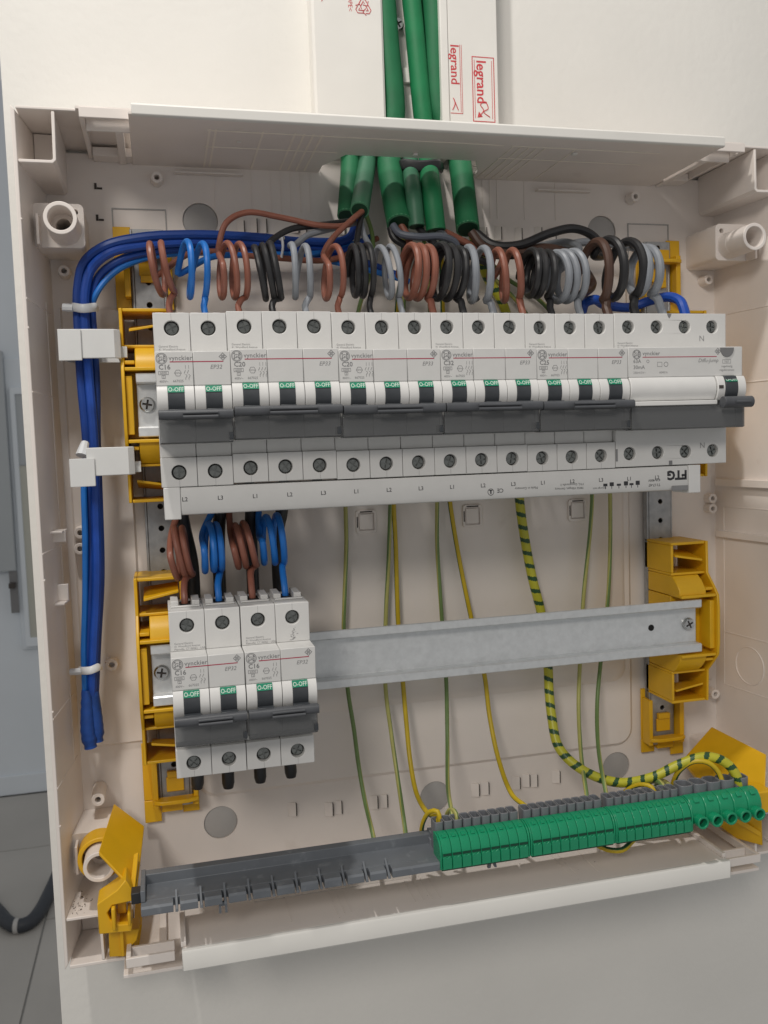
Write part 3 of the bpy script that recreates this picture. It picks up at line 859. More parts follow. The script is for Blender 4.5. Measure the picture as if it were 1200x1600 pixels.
def rcd(x0):
    t = thing("residual_current_device", "wide four pole residual current device 63A 30mA at the right end", "circuit breaker", (x0, 0, 0))
    WORLD[t.name] = (0, 0, 0)
    O = (0, 0, 0); W = 72
    G().prism(core_prof(), 'x', 0.15, W).obj("body", "device_grey", t, bevel=0.4, origin=O)
    G().prism([rect(0.15, 22.9, W, 43.4)] + [circle(9 + 18 * k, 35.8, 3.75, 24) for k in range(4)], 'y', -47, -40.02).obj("terminal_cover", "device_grey", t, bevel=0.35, origin=O)
    G().prism([rect(0.15, -43.4, W, -22.4)] + [circle(9 + 18 * k, -35.9, 3.75, 24) for k in range(4)], 'y', -47, -44.02).obj("terminal_cover", "device_grey", t, bevel=0.35, origin=O)
    for k in range(4):
        terminal_screw(t, 9 + 18 * k, 35.8, -44.6, random.uniform(0, 3)); terminal_screw(t, 9 + 18 * k, -35.9, -44.8, random.uniform(0, 3))
    G().prism(drum_arc(9.8, -6.8, 6.2) + [(-57.1, 6.2), (-57.1, -6.8)], 'x', 0.4, 53.5).obj("long_drum", "drum_white", t, bevel=0.3, origin=O)
    G().box(0.6, 53.5, -65.6, -57.1, -9.6, -7.1).obj("ledge", "drum_white", t, bevel=0.4, origin=O)
    G().prism(drum_arc(10.6, -7.2, 6.2) + [(-57.1, 6.2), (-57.1, -7.2)], 'x', 54, 58.8).obj("drum", "drum_white", t, bevel=0.3, origin=O)
    G().prism(drum_arc(10.6, -7.2, 6.2) + [(-57.1, 6.2), (-57.1, -7.2)], 'x', 67, 72.2).obj("drum", "drum_white", t, bevel=0.3, origin=O)
    G().box(54.5, 57.2, -66.0, -64, -0.8, 1.0).obj("slot", "slot_dark", t, origin=O)
    G().prism(drum_arc(10.9, -7.0, 6.2) + [(-57.1, 6.2), (-57.1, -7.0)], 'x', 59, 66.8).obj("toggle", "toggle_dark", t, bevel=0.25, origin=O)
    G().hexa([(59.1, -65.6, 3.0), (66.7, -65.6, 3.0), (66.7, -63, 3.0), (59.1, -63, 3.0), (59.1, -63.4, 6.2), (66.7, -63.4, 6.2), (66.7, -62.2, 6.2), (59.1, -62.2, 6.2)]).obj("off_band", "green_strip", t, origin=O)
    g = G().text("O-OFF", 62.9, -64.3, 3.4, 2.9, 'CENTER', 0, 0.012, sx=.88)
    g.v = [(x, -65.7 + (z - 3.0) * 0.70, z) for x, y, z in g.v]
    g.obj("off_print", "print_white", t, origin=O, smooth=0)
    bar = G().prism(circle(-69, -8.6, 3.2, 18), 'x', 54.4, 72.8).obj("lever", "bar_grey", t, bevel=0.4, origin=O)
    G().prism(rrect(-73, -9.4, -71.8, -8.0, 0.5, 3), 'x', 60.5, 70).obj("grip", "bar_grey", bar, origin=O)
    G().box(0.5, W - 0.4, -64.6, -63.4, -22.6, -9.9).box(W - 1.6, W - 0.4, -63.3, -57, -22.6, -9.9).box(0.5, W - .4, -63.3, -57.2, -22.8, -21.8).obj("smoky_cover", "smoky_cover", t, bevel=0.3, origin=O)
    half = [(62 + 4.4 * math.cos(math.pi + i * math.pi / 16), 22.2 + 5.2 * math.sin(math.pi + i * math.pi / 16)) for i in range(17)]
    G().prism(half, 'y', -62.5, -61.5).obj("test_button", "print_grey", t, bevel=0.2, origin=O)
    p = G(); y = -62.06
    ge_logo(p, 5.4, 18.9, y, 2.6)
    p.text("vynckier", 9.0, y, 18.4, 3.0, 'LEFT', 0, 0.012, spacing=1.05)
    p.text("63A", 3.2, y, 14.2, 2.9, 'LEFT', 0, 0.01); p.text("30mA", 3.2, y, 10.9, 2.9, 'LEFT', 0, 0.01)
    p.prism([circle(12.2, 15, .9, 12), circle(12.2, 15, .65, 12)], 'y', y, y + .03)
    p.box(18, 21, y, y + .03, 12.0, 12.2).box(18, 21, y, y + .03, 14.4, 14.6).box(18, 18.2, y, y + .03, 12.2, 14.4).box(20.8, 21, y, y + .03, 12.2, 14.4)
    p.prism([circle(23.4, 13.3, 1.4, 12), circle(23.4, 13.3, 1.1, 12)], 'y', y, y + .03)
    p.text("230/415V~", 3.2, y, 8.3, 1.7); p.text("604016", 19.2, y, 8.3, 1.7)
    p.text("Diffu-Jump", 56.5, y, 14.2, 3.0, 'RIGHT', 0, 0, shear=0.25)
    star(p, 56.2, 20.2, y)
    p.box(59.2, 64.6, y, y + .03, 13.4, 13.6).box(59.2, 64.6, y, y + .03, 15.4, 15.6).box(59.2, 59.4, y, y + .03, 13.6, 15.4).box(64.4, 64.6, y, y + .03, 13.6, 15.4)
    p.text("TEST", 61.9, y, 13.9, 1.5, 'CENTER'); p.text("regelmatig", 62.0, y, 11.3, 1.7, 'CENTER'); p.text("r\u00e9guli\u00e8rement", 62.0, y, 9.2, 1.7, 'CENTER')
    for i, s in enumerate(("General Electric", "41 Woodford Avenue", "Plainville, CT 06062")):
        p.text(s, 2.0, -47.06, 26.3 - 1.45 * i, 1.45)
    p.text("N", 56.0, -47.06, 27.6, 4.6, 'CENTER'); p.text("N", 56.0, -47.06, -34.2, 4.6, 'CENTER')
    p.obj("printed_marks", "print_mid", t, origin=O, smooth=0)["kind"] = "stuff"
    G().box(9.0, 55.5, y, y + .03, 17.1, 17.5).obj("red_line", "print_red", t, origin=O, smooth=0)
    G().prism([(33.6, 43.2), (36.4, 43.2), (35.8, 41.6), (35.0, 40.6), (34.2, 41.6)], 'y', -47.1, -46.8).box(34.0, 36.2, -47.1, -46.8, -43.2, -40.8).obj("notch", "print_grey", t, origin=O)
    G().box(0.2, 1.2, -47.3, -46.5, -40, -33).obj("side_clip", "print_mid", t, origin=O)
rcd(252)

# ================================================================ comb busbar below the upper row
t = thing("comb_busbar", "long grey comb busbar with phase letters under the upper breakers", "busbar", (154, -40, -60), None)
G().prism([(-30, -44.0), (-46, -44.0), (-46.6, -45.2), (-46.6, -55.6), (-45.2, -58.0), (-40, -58.6), (-30, -57.5)], 'x', 9.2, 298.8).obj("bar", "device_grey", t, bevel=0.35)
for x0, x1 in ((0.9, 9.1), (298.9, 306.6)):
    G().box(x0, x1, -47.2, -29.5, -60.2, -43.9).obj("end_cap", "drum_white", t, bevel=0.4)
for k in range(17):
    G().box(6.5 + 18 * k, 11.5 + 18 * k, -38, -36, -43.8, -36).obj("comb_tooth", "screw_dark", t)
p = G(); y = -46.66
for k in range(17):
    p.text(("L2", "L3", "L1")[k % 3], 11.2 + 17.82 * k, y, -51.2, 3.0, 'CENTER', 0, 0.01)
U = math.pi
p.text("FTG", 298.0, y, -47.0, 7.2, 'LEFT', U, 0.05, sx=1.0)
p.text("63A/400V", 280.5, y, -51.2, 1.9, 'LEFT', U, 0.01); p.text("T117-47", 280.5, y, -53.8, 2.2, 'LEFT', U, 0.012)
for i, (a, b) in enumerate(((266, 2.4), (262, 1.2), (258.5, 2.4), (254, 1.2), (249.5, 2.2), (245.5, 1.6))):
    p.box(a - 1.3, a + 1.3, y, y + .04, -54.0, -54.0 + b); p.box(a - .2, a + .2, y, y + .04, -55.5, -54.0)
p.text("FTG, Georgistra\u00dfe 2", 232, y, -51.4, 1.7, 'LEFT', U); p.text("78056 Villingen, Germany", 232, y, -53.6, 1.7, 'LEFT', U)
p.text("Made in Germany", 204, y, -52.2, 1.9, 'LEFT', U)
p.text("Entsorgt nach", 246, y, -54.4, 1.5, 'LEFT', U)
p.text("CE", 183.5, y, -52.4, 3.2, 'LEFT', U, 0.01)
p.prism([circle(176, -54, 1.9, 16), circle(176, -54, 1.6, 16)], 'y', y, y + .04)
p.box(175.6, 176.4, y, y + .04, -55, -53).box(175, 177, y, y + .04, -53.3, -52.8)
p.obj("printed_letters", "print_black", t, smooth=0)
G().box(288, 298.5, -46.9, -46.2, -58.4, -55.5).obj("moulded_grip", "print_mid", t, bevel=0.2)
# ================================================================ green conduits
def conduit(label, mat, pts, r):
    o = G().tube(pts, r, 18, 4).obj("conduit", mat, None)
    tag(o, label, "conduit", "green conduits entering from above")
    e = Vector(pts[-1]); d = (Vector(pts[-1]) - Vector(pts[-2])).normalized()
    G().tube([tuple(e - d * 1.0), tuple(e + d * 0.12)], r * .86, 18, 1).obj("bore_shade", "bore_shade_green", o)  # dark disc closing the end, coloured like the shade inside the hollow
    G().tube([tuple(e - d * 0.9), tuple(e + d * 0.06)], r * 1.006, 18, 1, rfun=lambda t: 1 - .03 * t).obj("cut_rim", "cut_green", o)
    return o
conduit("dark green conduit at the far left, half behind its neighbour", "conduit_green", [(120, 44, 330), (118, 44, 190), (123.0, 43.0, 155.0), (121.9, 38.0, 143.5), (115.3, 22.0, 110.2)], 5.8)
conduit("dull green conduit second from left, cut highest above the wires", "conduit_dull", [(133, 44, 330), (131, 44, 190), (134.4, 43.0, 155.5), (131.5, 36.0, 143.3), (120.0, 8.0, 110.1)], 5.6)
conduit("thick dark green conduit left of the black tie", "conduit_green", [(145.6, 43.0, 291.5), (149.0, 43.0, 223.9), (151.6, 43.0, 179.9), (148.0, 42.0, 155.8), (145.9, 34.0, 142.1), (144.8, 12.0, 104.1)], 7.6)
conduit("pale green thin conduit held on the left in the black tie", "conduit_dull", [(159, 45, 160), (161.6, 43.0, 155.2), (158.4, 32.0, 142.0), (154.4, 13.0, 123.2), (154.9, 10.0, 102.4)], 4.9)
conduit("bright green conduit held on the right in the black tie", "conduit_bright", [(160.8, 42.0, 292.5), (165.5, 42.0, 247.6), (170.4, 42.0, 180.6), (173.0, 42.0, 156.2), (169.7, 30.0, 141.9), (165.3, 12.0, 123.3), (166.7, 10.0, 100.4)], 6.0)
conduit("green conduit at the far right of the entry", "conduit_green", [(176.3, 44.0, 295.2), (179.9, 44.0, 249.7), (182.0, 44.0, 182.0), (187.6, 44.0, 170.5), (193.3, 43.0, 157.4), (192.0, 34.0, 144.0), (188.4, 14.0, 102.6)], 7.2)
tie = G().tube([(153.0, 36.0, 144.1), (152.5, 28.0, 143.6), (161.8, 24.0, 141.7), (173.2, 24.0, 142.9), (179.4, 34.0, 144.6)], 3.5, 8, 2, flat=0.45)
tag(tie.obj("cable_tie", "black_wire"), "glossy black tie band around two green conduits", "cable tie")

# ================================================================ coiled conductors above the upper row
def coil(x0, x1, turns, zc, r, yc, a0, wob=0.0):
    n = int(turns * 18)
    out = []
    rnd = random.Random(int(x0 * 37 + zc))
    ph, tilt, yaw, sq = rnd.uniform(0, 6), rnd.uniform(-.13, .13), rnd.uniform(-.16, .16), rnd.uniform(.9, 1.1)
    grow, zc = rnd.uniform(-.10, .10), zc + rnd.uniform(-1.0, 1.0)
    xm = (x0 + x1) / 2
    for i in range(n + 1):
        t = i / n; a = a0 + 2 * math.pi * turns * t
        rr = r * (1 + 2.2 * wob * math.sin(2 * a + ph) + grow * (t - .5))
        cy, cz = rr * math.cos(a) * sq, rr * math.sin(a)
        x = x0 + (x1 - x0) * (t + 0.05 * math.sin(5 * t + ph))
        out.append((x + cz * tilt + cy * yaw, yc + cy - (x - xm) * yaw, zc + cz - (x - xm) * tilt))
    return out
def wire(name, label, mat, pts, r, group=None, cat="wire", n=10, step=1.6):
    return tag(G().tube(pts, r, n, step).obj(name, mat, None), label, cat, group)
GR = "coiled conductors above the upper breakers"
B, TOP = 0.0, math.pi / 2
def upper(colour, mat, pole, ua, ub, route, r, start, cz=69.5, cr=13.2, yc=-18, turns=None, extra=""):
    xp = 9 + 18 * pole
    turns = turns or (1.75 if start == B else 1.5)
    c = coil(ua, ub, turns, cz, cr, yc, start, 0.03)
    lead = [(ub + (xp - ub) * .55, yc - 3, cz - cr - 2.2), (xp - .3, -22, 50.5), (xp, -24, 46), (xp, -24, 40)]
    return wire("coiled_wire", "%s coiled wire %s" % (colour, extra), mat, route + c + lead, r, GR)
# x spans of the coils are where their turns stand
upper("brown", "brown_wire", 0, 0.5, 10.5, [(135.8, 30.0, 99.7), (105.8, 22.0, 84.9), (66.7, 14.0, 83.7), (23.2, 6.0, 83.7)], 1.75, B, extra="into the first pole of the upper C16 breaker")
upper("bright blue", "blue_wire", 1, 16.5, 28.5, [(132.7, 34.0, 100.6), (98.6, 24.0, 89.0), (59.5, 14.0, 85.0), (33.4, 4.0, 81.1)], 1.75, B, extra="into the second pole of the upper C16 breaker")
upper("brown", "brown_wire", 2, 36, 49.0, [(118.5, 12.0, 107.8), (110.5, 4.0, 100.5), (95.1, 2.0, 99.6), (73.4, 2.0, 103.3), (53.6, 0.0, 105.0), (42.2, -2.0, 98.7), (37.3, -4.0, 85.3)], 1.7, math.pi, turns=2.25, extra="with a high loop, first pole of the left C20 breaker")
upper("black", "black_wire", 3, 57, 66.5, [(117.3, 14.0, 105.7), (96.3, 8.0, 101.1), (78.5, 2.0, 97.1), (66.6, -4.0, 89.4), (61.3, -8.0, 83.2)], 1.8, TOP, turns=2.5, extra="into the middle pole of the left C20 breaker")
upper("grey", "grey_wire", 4, 74, 84.5, [(118.8, 14.0, 104.6), (101.8, 8.0, 99.1), (87.5, 2.0, 93.7), (79.5, -6.0, 86.8)], 1.8, TOP, extra="into the third pole of the left C20 breaker")
upper("brown", "brown_wire", 5, 92.5, 101.5, [(121.5, 8.0, 109.8), (113.1, 2.0, 102.6), (101.1, -4.0, 91.3), (94.9, -8.0, 82.1)], 1.7, math.pi, turns=1.25, extra="into the first pole of the right C20 breaker")
upper("black", "black_wire", 6, 108, 118, [(122.0, 10.0, 109.6), (118.4, 6.0, 98.3), (115.6, 2.0, 88.3)], 1.7, B, turns=2.75, extra="into the middle pole of the right C20 breaker")
upper("grey", "grey_wire", 7, 124, 134, [(120.9, 12.0, 108.9), (122.3, 10.0, 97.5), (125.1, 4.0, 87.1)], 1.7, B, extra="into the third pole of the right C20 breaker")
upper("brown", "brown_wire", 8, 140, 152, [(146.2, 14.0, 104.6), (149.6, 8.0, 92.1)], 2.1, B, turns=2.75, cr=13.6, extra="into the first pole of the C32 breaker")
upper("black", "black_wire", 9, 157, 170, [(156.4, 14.0, 103.4), (159.6, 8.0, 96.8), (162.8, 0.0, 88.8)], 2.1, B, turns=2.75, cr=13.6, extra="into the middle pole of the C32 breaker")
upper("blue-grey", "grey_wire", 10, 174, 187, [(168.6, 12.0, 101.7), (174.2, 10.0, 95.0), (178.7, 6.0, 86.7)], 2.1, B, cr=13.8, extra="into the third pole of the C32 breaker")
upper("brown", "brown_wire", 11, 193, 206, [(169.4, 12.0, 101.7), (183.7, 14.0, 96.1), (199.2, 12.0, 88.3), (206.4, 4.0, 84.1)], 2.1, B, cr=13.4, extra="into the first pole of the C25 breaker")
upper("black", "black_wire", 12, 212, 226, [(168.2, 16.0, 101.1), (185.0, 18.0, 93.2), (209.9, 18.0, 87.8), (228.9, 8.0, 86.1)], 2.1, B, turns=2.75, cr=13.4, extra="into the middle pole of the C25 breaker")
upper("light grey", "grey_wire", 13, 229, 243, [(192.8, 16.0, 102.5), (214.2, 18.0, 89.9), (235.7, 18.0, 94.2), (253.4, 14.0, 96.4), (257.0, 4.0, 90.4)], 2.2, B, turns=2.75, cr=13.6, extra="into the third pole of the C25 breaker")
upper("dark brown", "dark_brown_wire", 14, 247, 262, [(189.7, 12.0, 100.7), (196.5, 10.0, 91.7), (214.3, 8.0, 87.8), (235.4, 8.0, 91.2), (252.5, 8.0, 87.3), (265.3, 4.0, 70.3)], 2.7, math.pi * 1.5, turns=1.0, cz=73, cr=15.5, extra="in one wide loop above the first pole of the wide device")
upper("black", "black_wire", 15, 262, 281, [(193.6, 16.0, 101.7), (202.7, 10.0, 92.9), (217.7, 6.0, 92.0), (238.0, 4.0, 99.2), (252.0, 2.0, 101.8), (265.8, 4.0, 98.4), (276.5, 8.0, 88.9)], 2.7, math.pi * .25, turns=1.625, cz=73, cr=15.5, extra="in a wide loop above the second pole of the wide device")
upper("grey", "grey_wire", 16, 281, 293, [(247.1, 24.0, 94.5), (272.8, 22.0, 98.6), (296.6, 16.0, 95.0)], 2.6, math.pi * .5, turns=1.5, cz=73, cr=14.5, extra="in a wide loop above the third pole of the wide device")
wire("neutral_wire", "thick blue wire arching into the neutral pole of the wide device", "royal_wire", [(255.6, 0.0, 49.4), (257.3, -2.0, 56.1), (261.2, -6.0, 57.7), (273.8, 4.0, 56.3), (293.8, 8.0, 55.4), (303.8, 2.0, 58.5), (311.1, -8.0, 59.3), (313.6, -16.0, 55.7), (313.7, -20.0, 50.4), (315, -22, 40)], 3.0, None)
wire("wire", "thick slate grey wire curving right from under the dark conduit", "slate_wire", [(140.3, 10.0, 102.7), (143.3, 6.0, 97.1), (153.8, 2.0, 94.5), (167.6, 2.0, 94.9), (176.9, 4.0, 91.8), (179.0, 6.0, 84.8), (185.0, 8.0, 70.2), (189.3, 4.0, 58.2)], 2.2, None)
wire("wire", "black wire sagging below the dark conduit beside the grey one", "black_wire", [(140.3, 16.0, 103.0), (141.9, 14.0, 96.3), (150.7, 12.0, 91.1), (166.6, 12.0, 88.8), (183.5, 14.0, 88.1), (200.6, 16.0, 83.4)], 2.2, None)

# ================================================================ blue bundle down the left side
NB = "blue neutral wires bundled down the left side"
wire("neutral_wire", "outermost dark blue wire of the bundle, top edge of the bend", "navy_wire", [(122.3, 22.0, 109.6), (116.9, 26.0, 98.4), (91.2, 24.0, 95.1), (60.4, 18.0, 95.7), (24.0, 14.0, 95.4), (-4.0, 14.0, 93.3), (-23.1, 16.0, 88.8), (-35.0, 20.0, 80.4), (-39.3, 22.0, 66.7), (-40.2, 20.0, 41.8), (-40.0, 18.0, 13.3), (-39.1, 18.0, -18.8), (-40.1, 20.0, -58.4), (-41.9, 22.0, -95.1), (-45.5, 24.0, -132.3), (-48.2, 26.0, -164.5)], 2.7, NB)
wire("neutral_wire", "middle blue wire of the bundle beside the clips", "royal_wire", [(131.7, 30.0, 99.7), (115.1, 28.0, 91.3), (91.4, 26.0, 91.9), (60.4, 20.0, 92.9), (23.9, 16.0, 91.9), (-4.2, 16.0, 89.2), (-21.6, 16.0, 84.7), (-31.3, 18.0, 76.6), (-35.4, 18.0, 64.3), (-36.3, 17.0, 41.4), (-35.6, 14.0, 12.9), (-35.0, 14.0, -18.9), (-36.3, 16.0, -58.4), (-37.8, 18.0, -94.9), (-41.4, 20.0, -131.8), (-44.9, 24.0, -164.3)], 2.6, NB)
wire("neutral_wire", "inner blue wire of the bundle on the side of the breakers", "navy_wire", [(146.1, 26.0, 76.8), (122.8, 28.0, 85.3), (91.6, 28.0, 88.5), (60.7, 24.0, 90.1), (23.9, 20.0, 89.2), (-1.0, 20.0, 86.6), (-16.8, 20.0, 81.4), (-27.7, 22.0, 73.2), (-32.1, 22.0, 61.5), (-32.7, 22.0, 38.5), (-32.6, 20.0, 13.3), (-33.9, 18.0, -18.9), (-34.8, 18.0, -58.6), (-36.2, 20.0, -95.2), (-40.1, 22.0, -132.3), (-43.6, 26.0, -164.9)], 2.4, NB)
wire("neutral_wire", "thin lighter blue wire hanging slack at the bundle's left", "blue_wire", [(152.3, 20.0, 72.0), (121.7, 24.0, 80.7), (91.2, 26.0, 86.6), (53.2, 24.0, 87.7), (16.7, 22.0, 86.6), (-2.9, 22.0, 83.4), (-18.9, 20.0, 75.4), (-29.8, 20.0, 62.9), (-36.3, 28.0, 42.8), (-39.4, 28.0, 6.8), (-40.2, 22.0, -22.3), (-42.0, 16.0, -43.7), (-42.8, 16.0, -68.8), (-45.1, 20.0, -105.6), (-47.9, 22.0, -139.1), (-48.7, 24.0, -163.9)], 1.7, NB)
for u, dy, lab, ln in ((136, 22, "blue taped wire end hanging lowest at the left of the box", 1168), (148, 24, "blue taped wire end at the bundle's right, slightly shorter", 1158)):
    pts = {136: [(-47.5, 24.0, -161.3), (-48.1, 23.0, -173.1), (-48.3, 22.0, -184.1), (-47.2, 22.0, -194.8)], 148: [(-44.2, 25.0, -162.7), (-43.8, 25.0, -176.0), (-43.7, 25.0, -185.5), (-43.7, 25.0, -192.4)]}[u]
    o = G().tube(pts, 3.7, 14, 2, rfun=lambda t: 0.85 + 0.35 * t - (0.25 if t > 0.9 else 0) + 0.05 * math.sin(t * 40)).obj("taped_end", "blue_tape")
    tag(o, lab, "taped wire end")
def zip_tie(label, pts, r, tailpts):
    t = G().tube(pts, r, 8, 1.5, flat=0.35).obj("cable_tie", "tie_white")
    tag(t, label, "cable tie", "white cable ties on the blue bundle")
    G().tube(tailpts, r * .9, 8, 1.5, flat=0.8).obj("tie_head", "tie_white", t)
zip_tie("white cable tie on the blue bundle above the upper clip", [(-43.8, 28.0, 56.7), (-41.3, 14.0, 54.9), (-36.3, 9.0, 53.5), (-30.5, 12.0, 54.6), (-29.9, 26.0, 56.4)], 2.4, [(-47.5, 16.0, 55.2), (-42.1, 15.0, 54.7)])
zip_tie("white cable tie on the blue bundle near its taped ends", [(-51.4, 28.0, -150.3), (-48.5, 19.0, -148.8), (-44.0, 15.0, -147.9), (-40.0, 18.0, -147.1), (-39.6, 27.0, -149.3)], 2.2, [(-56.0, 24.0, -150.0), (-49.5, 22.0, -149.8)])
zip_tie("short white cable tie where wires enter beside the conduits", [(74.6, 24.0, 98.5), (74.6, 14.0, 95.5), (74.9, 12.0, 89.6), (74.1, 14.0, 83.9)], 2.2, [(74.5, 18.0, 97.8), (74.6, 14.0, 94.7)])

# white clips that hold the bundle
def clip(label, front, zlo, zhi, tipx, rootx, yf, yb, cap):
    t = thing("wire_clip", label, "wire clip", (rootx, yb, zlo), "white wire clips on the left brackets")
    G().prism([(tipx, yf + 6), (tipx, yf), (rootx - 3, yf), (rootx, yf + 3), (rootx, yb), (rootx - 1.6, yb), (rootx - 1.6, yf + 3.6), (rootx - 3.4, yf + 1.6), (tipx + 1.6, yf + 1.6), (tipx + 1.6, yf + 6)], 'z', zlo, zhi).obj("clip_arm", "clip_white", t, bevel=0.4)
    G().prism([(tipx + .2, yf + 6.2), (tipx + .2, yb - 8), (tipx + 4, yb), (rootx - 1.8, yb), (rootx - 1.8, yb - 1.6), (tipx + 4.6, yb - 1.6), (tipx + 1.8, yb - 8.6), (tipx + 1.8, yf + 6.2)], 'z', zlo + .6, zhi - .6).obj("clip_back", "clip_white", t, bevel=0.4)
    c = cap
    G().prism([(c[0], yf + 4), (c[0], yf - 1.4), (c[1], yf - 1.4), (c[1], yf - .1), (c[0] + 1.3, yf - .1), (c[0] + 1.3, yf + 4)], 'z', c[2], c[3]).obj("latch", "clip_white", t, bevel=0.4)
    G().box(rootx - 1.4, rootx + 3.2, yf + 8, yf + 12, zlo + 1, zlo + 7).obj("hook", "clip_white", t, bevel=0.3)
    return t
clip("upper white clip closed over the blue bundle", None, 25.2, 40.6, -48.4, -17.5, -5, 30, (-49, -37.2, 24.0, 40.4))
clip("lower white clip standing open over the blue bundle", None, -37.6, -22.4, -38.2, -13.5, -5, 30, (-47, -34.0, -43.0, -28.0))
o = G().tube([(-41.0, 2.0, -26.5), (-39.9, 4.0, -22.3), (-39.2, 6.0, -19.6)], 3.4, 10, 1.2, rfun=lambda t: 1 - .35 * t).obj("plastic_plug", "tie_white")
tag(o, "small translucent plug poking from the lower white clip", "plug")

# ================================================================ coiled conductors above the lower breakers
GL = "coiled conductors above the lower breakers"
def lower(colour, mat, pole, x0, x1, zc, label, route, start, turns, cr=12.6):
    xp = 9 + 18.05 * pole; zt = -151 + 43.4
    c = coil(x0, x1, turns, zc, cr, -8, start, 0.03)
    lead = [(x1 + (xp - x1) * .6, -12, zc - cr - 2), (xp, -20, zt + 8), (xp, -23, zt + 3), (xp, -23, zt - 3)]
    wire("coiled_wire", label, mat, route + c + lead, 1.85, GL)
lower("brown", "brown_wire", 0, 4.5, 13, -80.5, "brown coiled wire above the first pole of the lower left breaker", [(16.8, 14.0, -51.7), (9.0, 4.0, -59.9), (4.6, -2.0, -69.9)], math.pi, 2.25)
lower("blue", "blue_wire", 1, 20, 31, -80, "blue coiled wire above the second pole of the lower left breaker", [(33.2, 16.0, -52.6), (26.6, 4.0, -61.9), (21.2, -2.0, -71.6)], math.pi, 2.25)
lower("brown", "brown_wire", 2, 36.5, 48.0, -78.5, "brown coiled wire above the first pole of the lower right breaker", [(37.8, 14.0, -52.7), (36.8, 6.0, -61.4), (36.6, 0.0, -71.9)], math.pi, 2.25)
lower("blue", "blue_wire", 3, 53, 64.5, -77.5, "blue coiled wire above the second pole of the lower right breaker", [(55.1, 12.0, -51.6), (53.4, 4.0, -62.2), (52.5, -2.0, -74.5)], math.pi, 2.25)
BS = "black sleeved cables behind the lower breakers"
for k, (a, b, c) in enumerate((([(10.9, 4.0, -51.0), (10.4, 4.0, -60.0), (11.5, 8.0, -69.4), (15.0, 16.0, -90.7), (15.2, 20.0, -117.7)], [(13.0, 20.0, -194.2), (11.8, 20.0, -226.0)], "leftmost"), ([(33.0, 6.0, -51.0), (31.8, 6.0, -61.2), (30.8, 10.0, -71.7), (30.3, 16.0, -91.7), (30.4, 20.0, -118.9)], [(30.1, 20.0, -196.2), (29.8, 20.0, -227.9)], "second"), ([(50.4, 6.0, -51.8), (49.5, 6.0, -62.1), (49.1, 10.0, -72.8), (49.5, 16.0, -93.0), (49.9, 20.0, -120.4)], [(49.1, 20.0, -198.3), (49.0, 20.0, -226.8)], "third"), ([(67.7, 6.0, -51.9), (66.9, 6.0, -63.0), (64.7, 10.0, -74.4), (64.6, 16.0, -94.0), (65.5, 20.0, -121.6)], [(66.8, 20.0, -200.4), (67.7, 20.0, -226.0)], "rightmost"))):
    o = G().tube(a + b, 3.7, 12, 3, rfun=lambda t: 1.0 if t < .985 else .8).obj("sleeved_cable", "black_wire")
    tag(o, "%s black sleeved cable running behind the lower breakers" % c, "cable", BS)

# ================================================================ earth wires
PE = "green and yellow earth wires"
def earth(label, pts, r=1.35, pale=True, phase=0.0, twist=0.02, frac=0.5, **k):
    mats = ["pe_yellow_pale", "pe_green_pale"] if pale else ["pe_yellow", "pe_green"]
    o = G().tube(pts, r, 12, 2.5, mfun=lambda L, a: 0 if ((a + phase) % 1.0) < frac else 1, twist=twist).obj("earth_wire", mats)
    return tag(o, label, "earth wire", PE)
S = 36
earth("leftmost earth wire, dull green, running down behind the rail into the grey tray", [(124.7, 12.0, 109.1), (131.1, 24.0, 99.0), (131.1, 30.0, 81.2), (123.5, 36.0, 56.3), (113.1, 36.0, -27.4), (111.0, 36.0, -61.2), (110.5, 36.0, -87.3), (107.9, 36.0, -123.6), (106.8, 36.0, -141.9), (107.5, 34.0, -178.5), (109.8, 30.0, -204.3), (110.5, 22.0, -226.4), (111.2, 10.0, -244.4), (111.3, -8.0, -257.2), (112.5, -12.0, -270.9)], phase=.2)
earth("dull earth wire second from left, beside the yellow one", [(148.2, 16.0, 103.2), (150.8, 24.0, 88.0), (152.2, 36.0, 56.4), (142.3, 36.0, -28.4), (139.9, 36.0, -62.6), (137.3, 36.0, -101.2), (134.5, 36.0, -133.9), (132.1, 34.0, -178.8), (133.6, 28.0, -210.6), (133.8, 16.0, -235.4), (131.0, -8.0, -256.1), (130.8, -12.0, -263.8)], phase=.6)
earth("bright yellow earth wire ending at the first green terminal", [(149.6, 18.0, 103.8), (149.4, 26.0, 80.7), (148.1, 36.0, 56.3), (143.6, 36.0, -28.4), (142.0, 36.0, -62.7), (142.4, 36.0, -89.3), (142.4, 36.0, -138.7), (143.6, 34.0, -175.8), (144.1, 30.0, -204.0), (143.7, 22.0, -226.4), (143.3, 8.0, -241.8), (144.3, -14.0, -246.0), (146.8, -24.0, -244.6), (146.7, -26.0, -252.2)], pale=False, phase=1.02, r=1.5, frac=.56, twist=0.003)
earth("dull earth wire dropping straight to the first green terminal block", [(160.2, 16.0, 103.5), (164.8, 26.0, 88.7), (169.8, 36.0, 56.4), (171.4, 36.0, -29.4), (170.8, 36.0, -64.1), (170.0, 36.0, -90.9), (171.6, 36.0, -136.9), (172.8, 34.0, -178.7), (170.0, 26.0, -214.1), (161.8, 2.0, -237.8), (156.1, -22.0, -244.4), (155.3, -26.0, -253.4)], phase=.1)
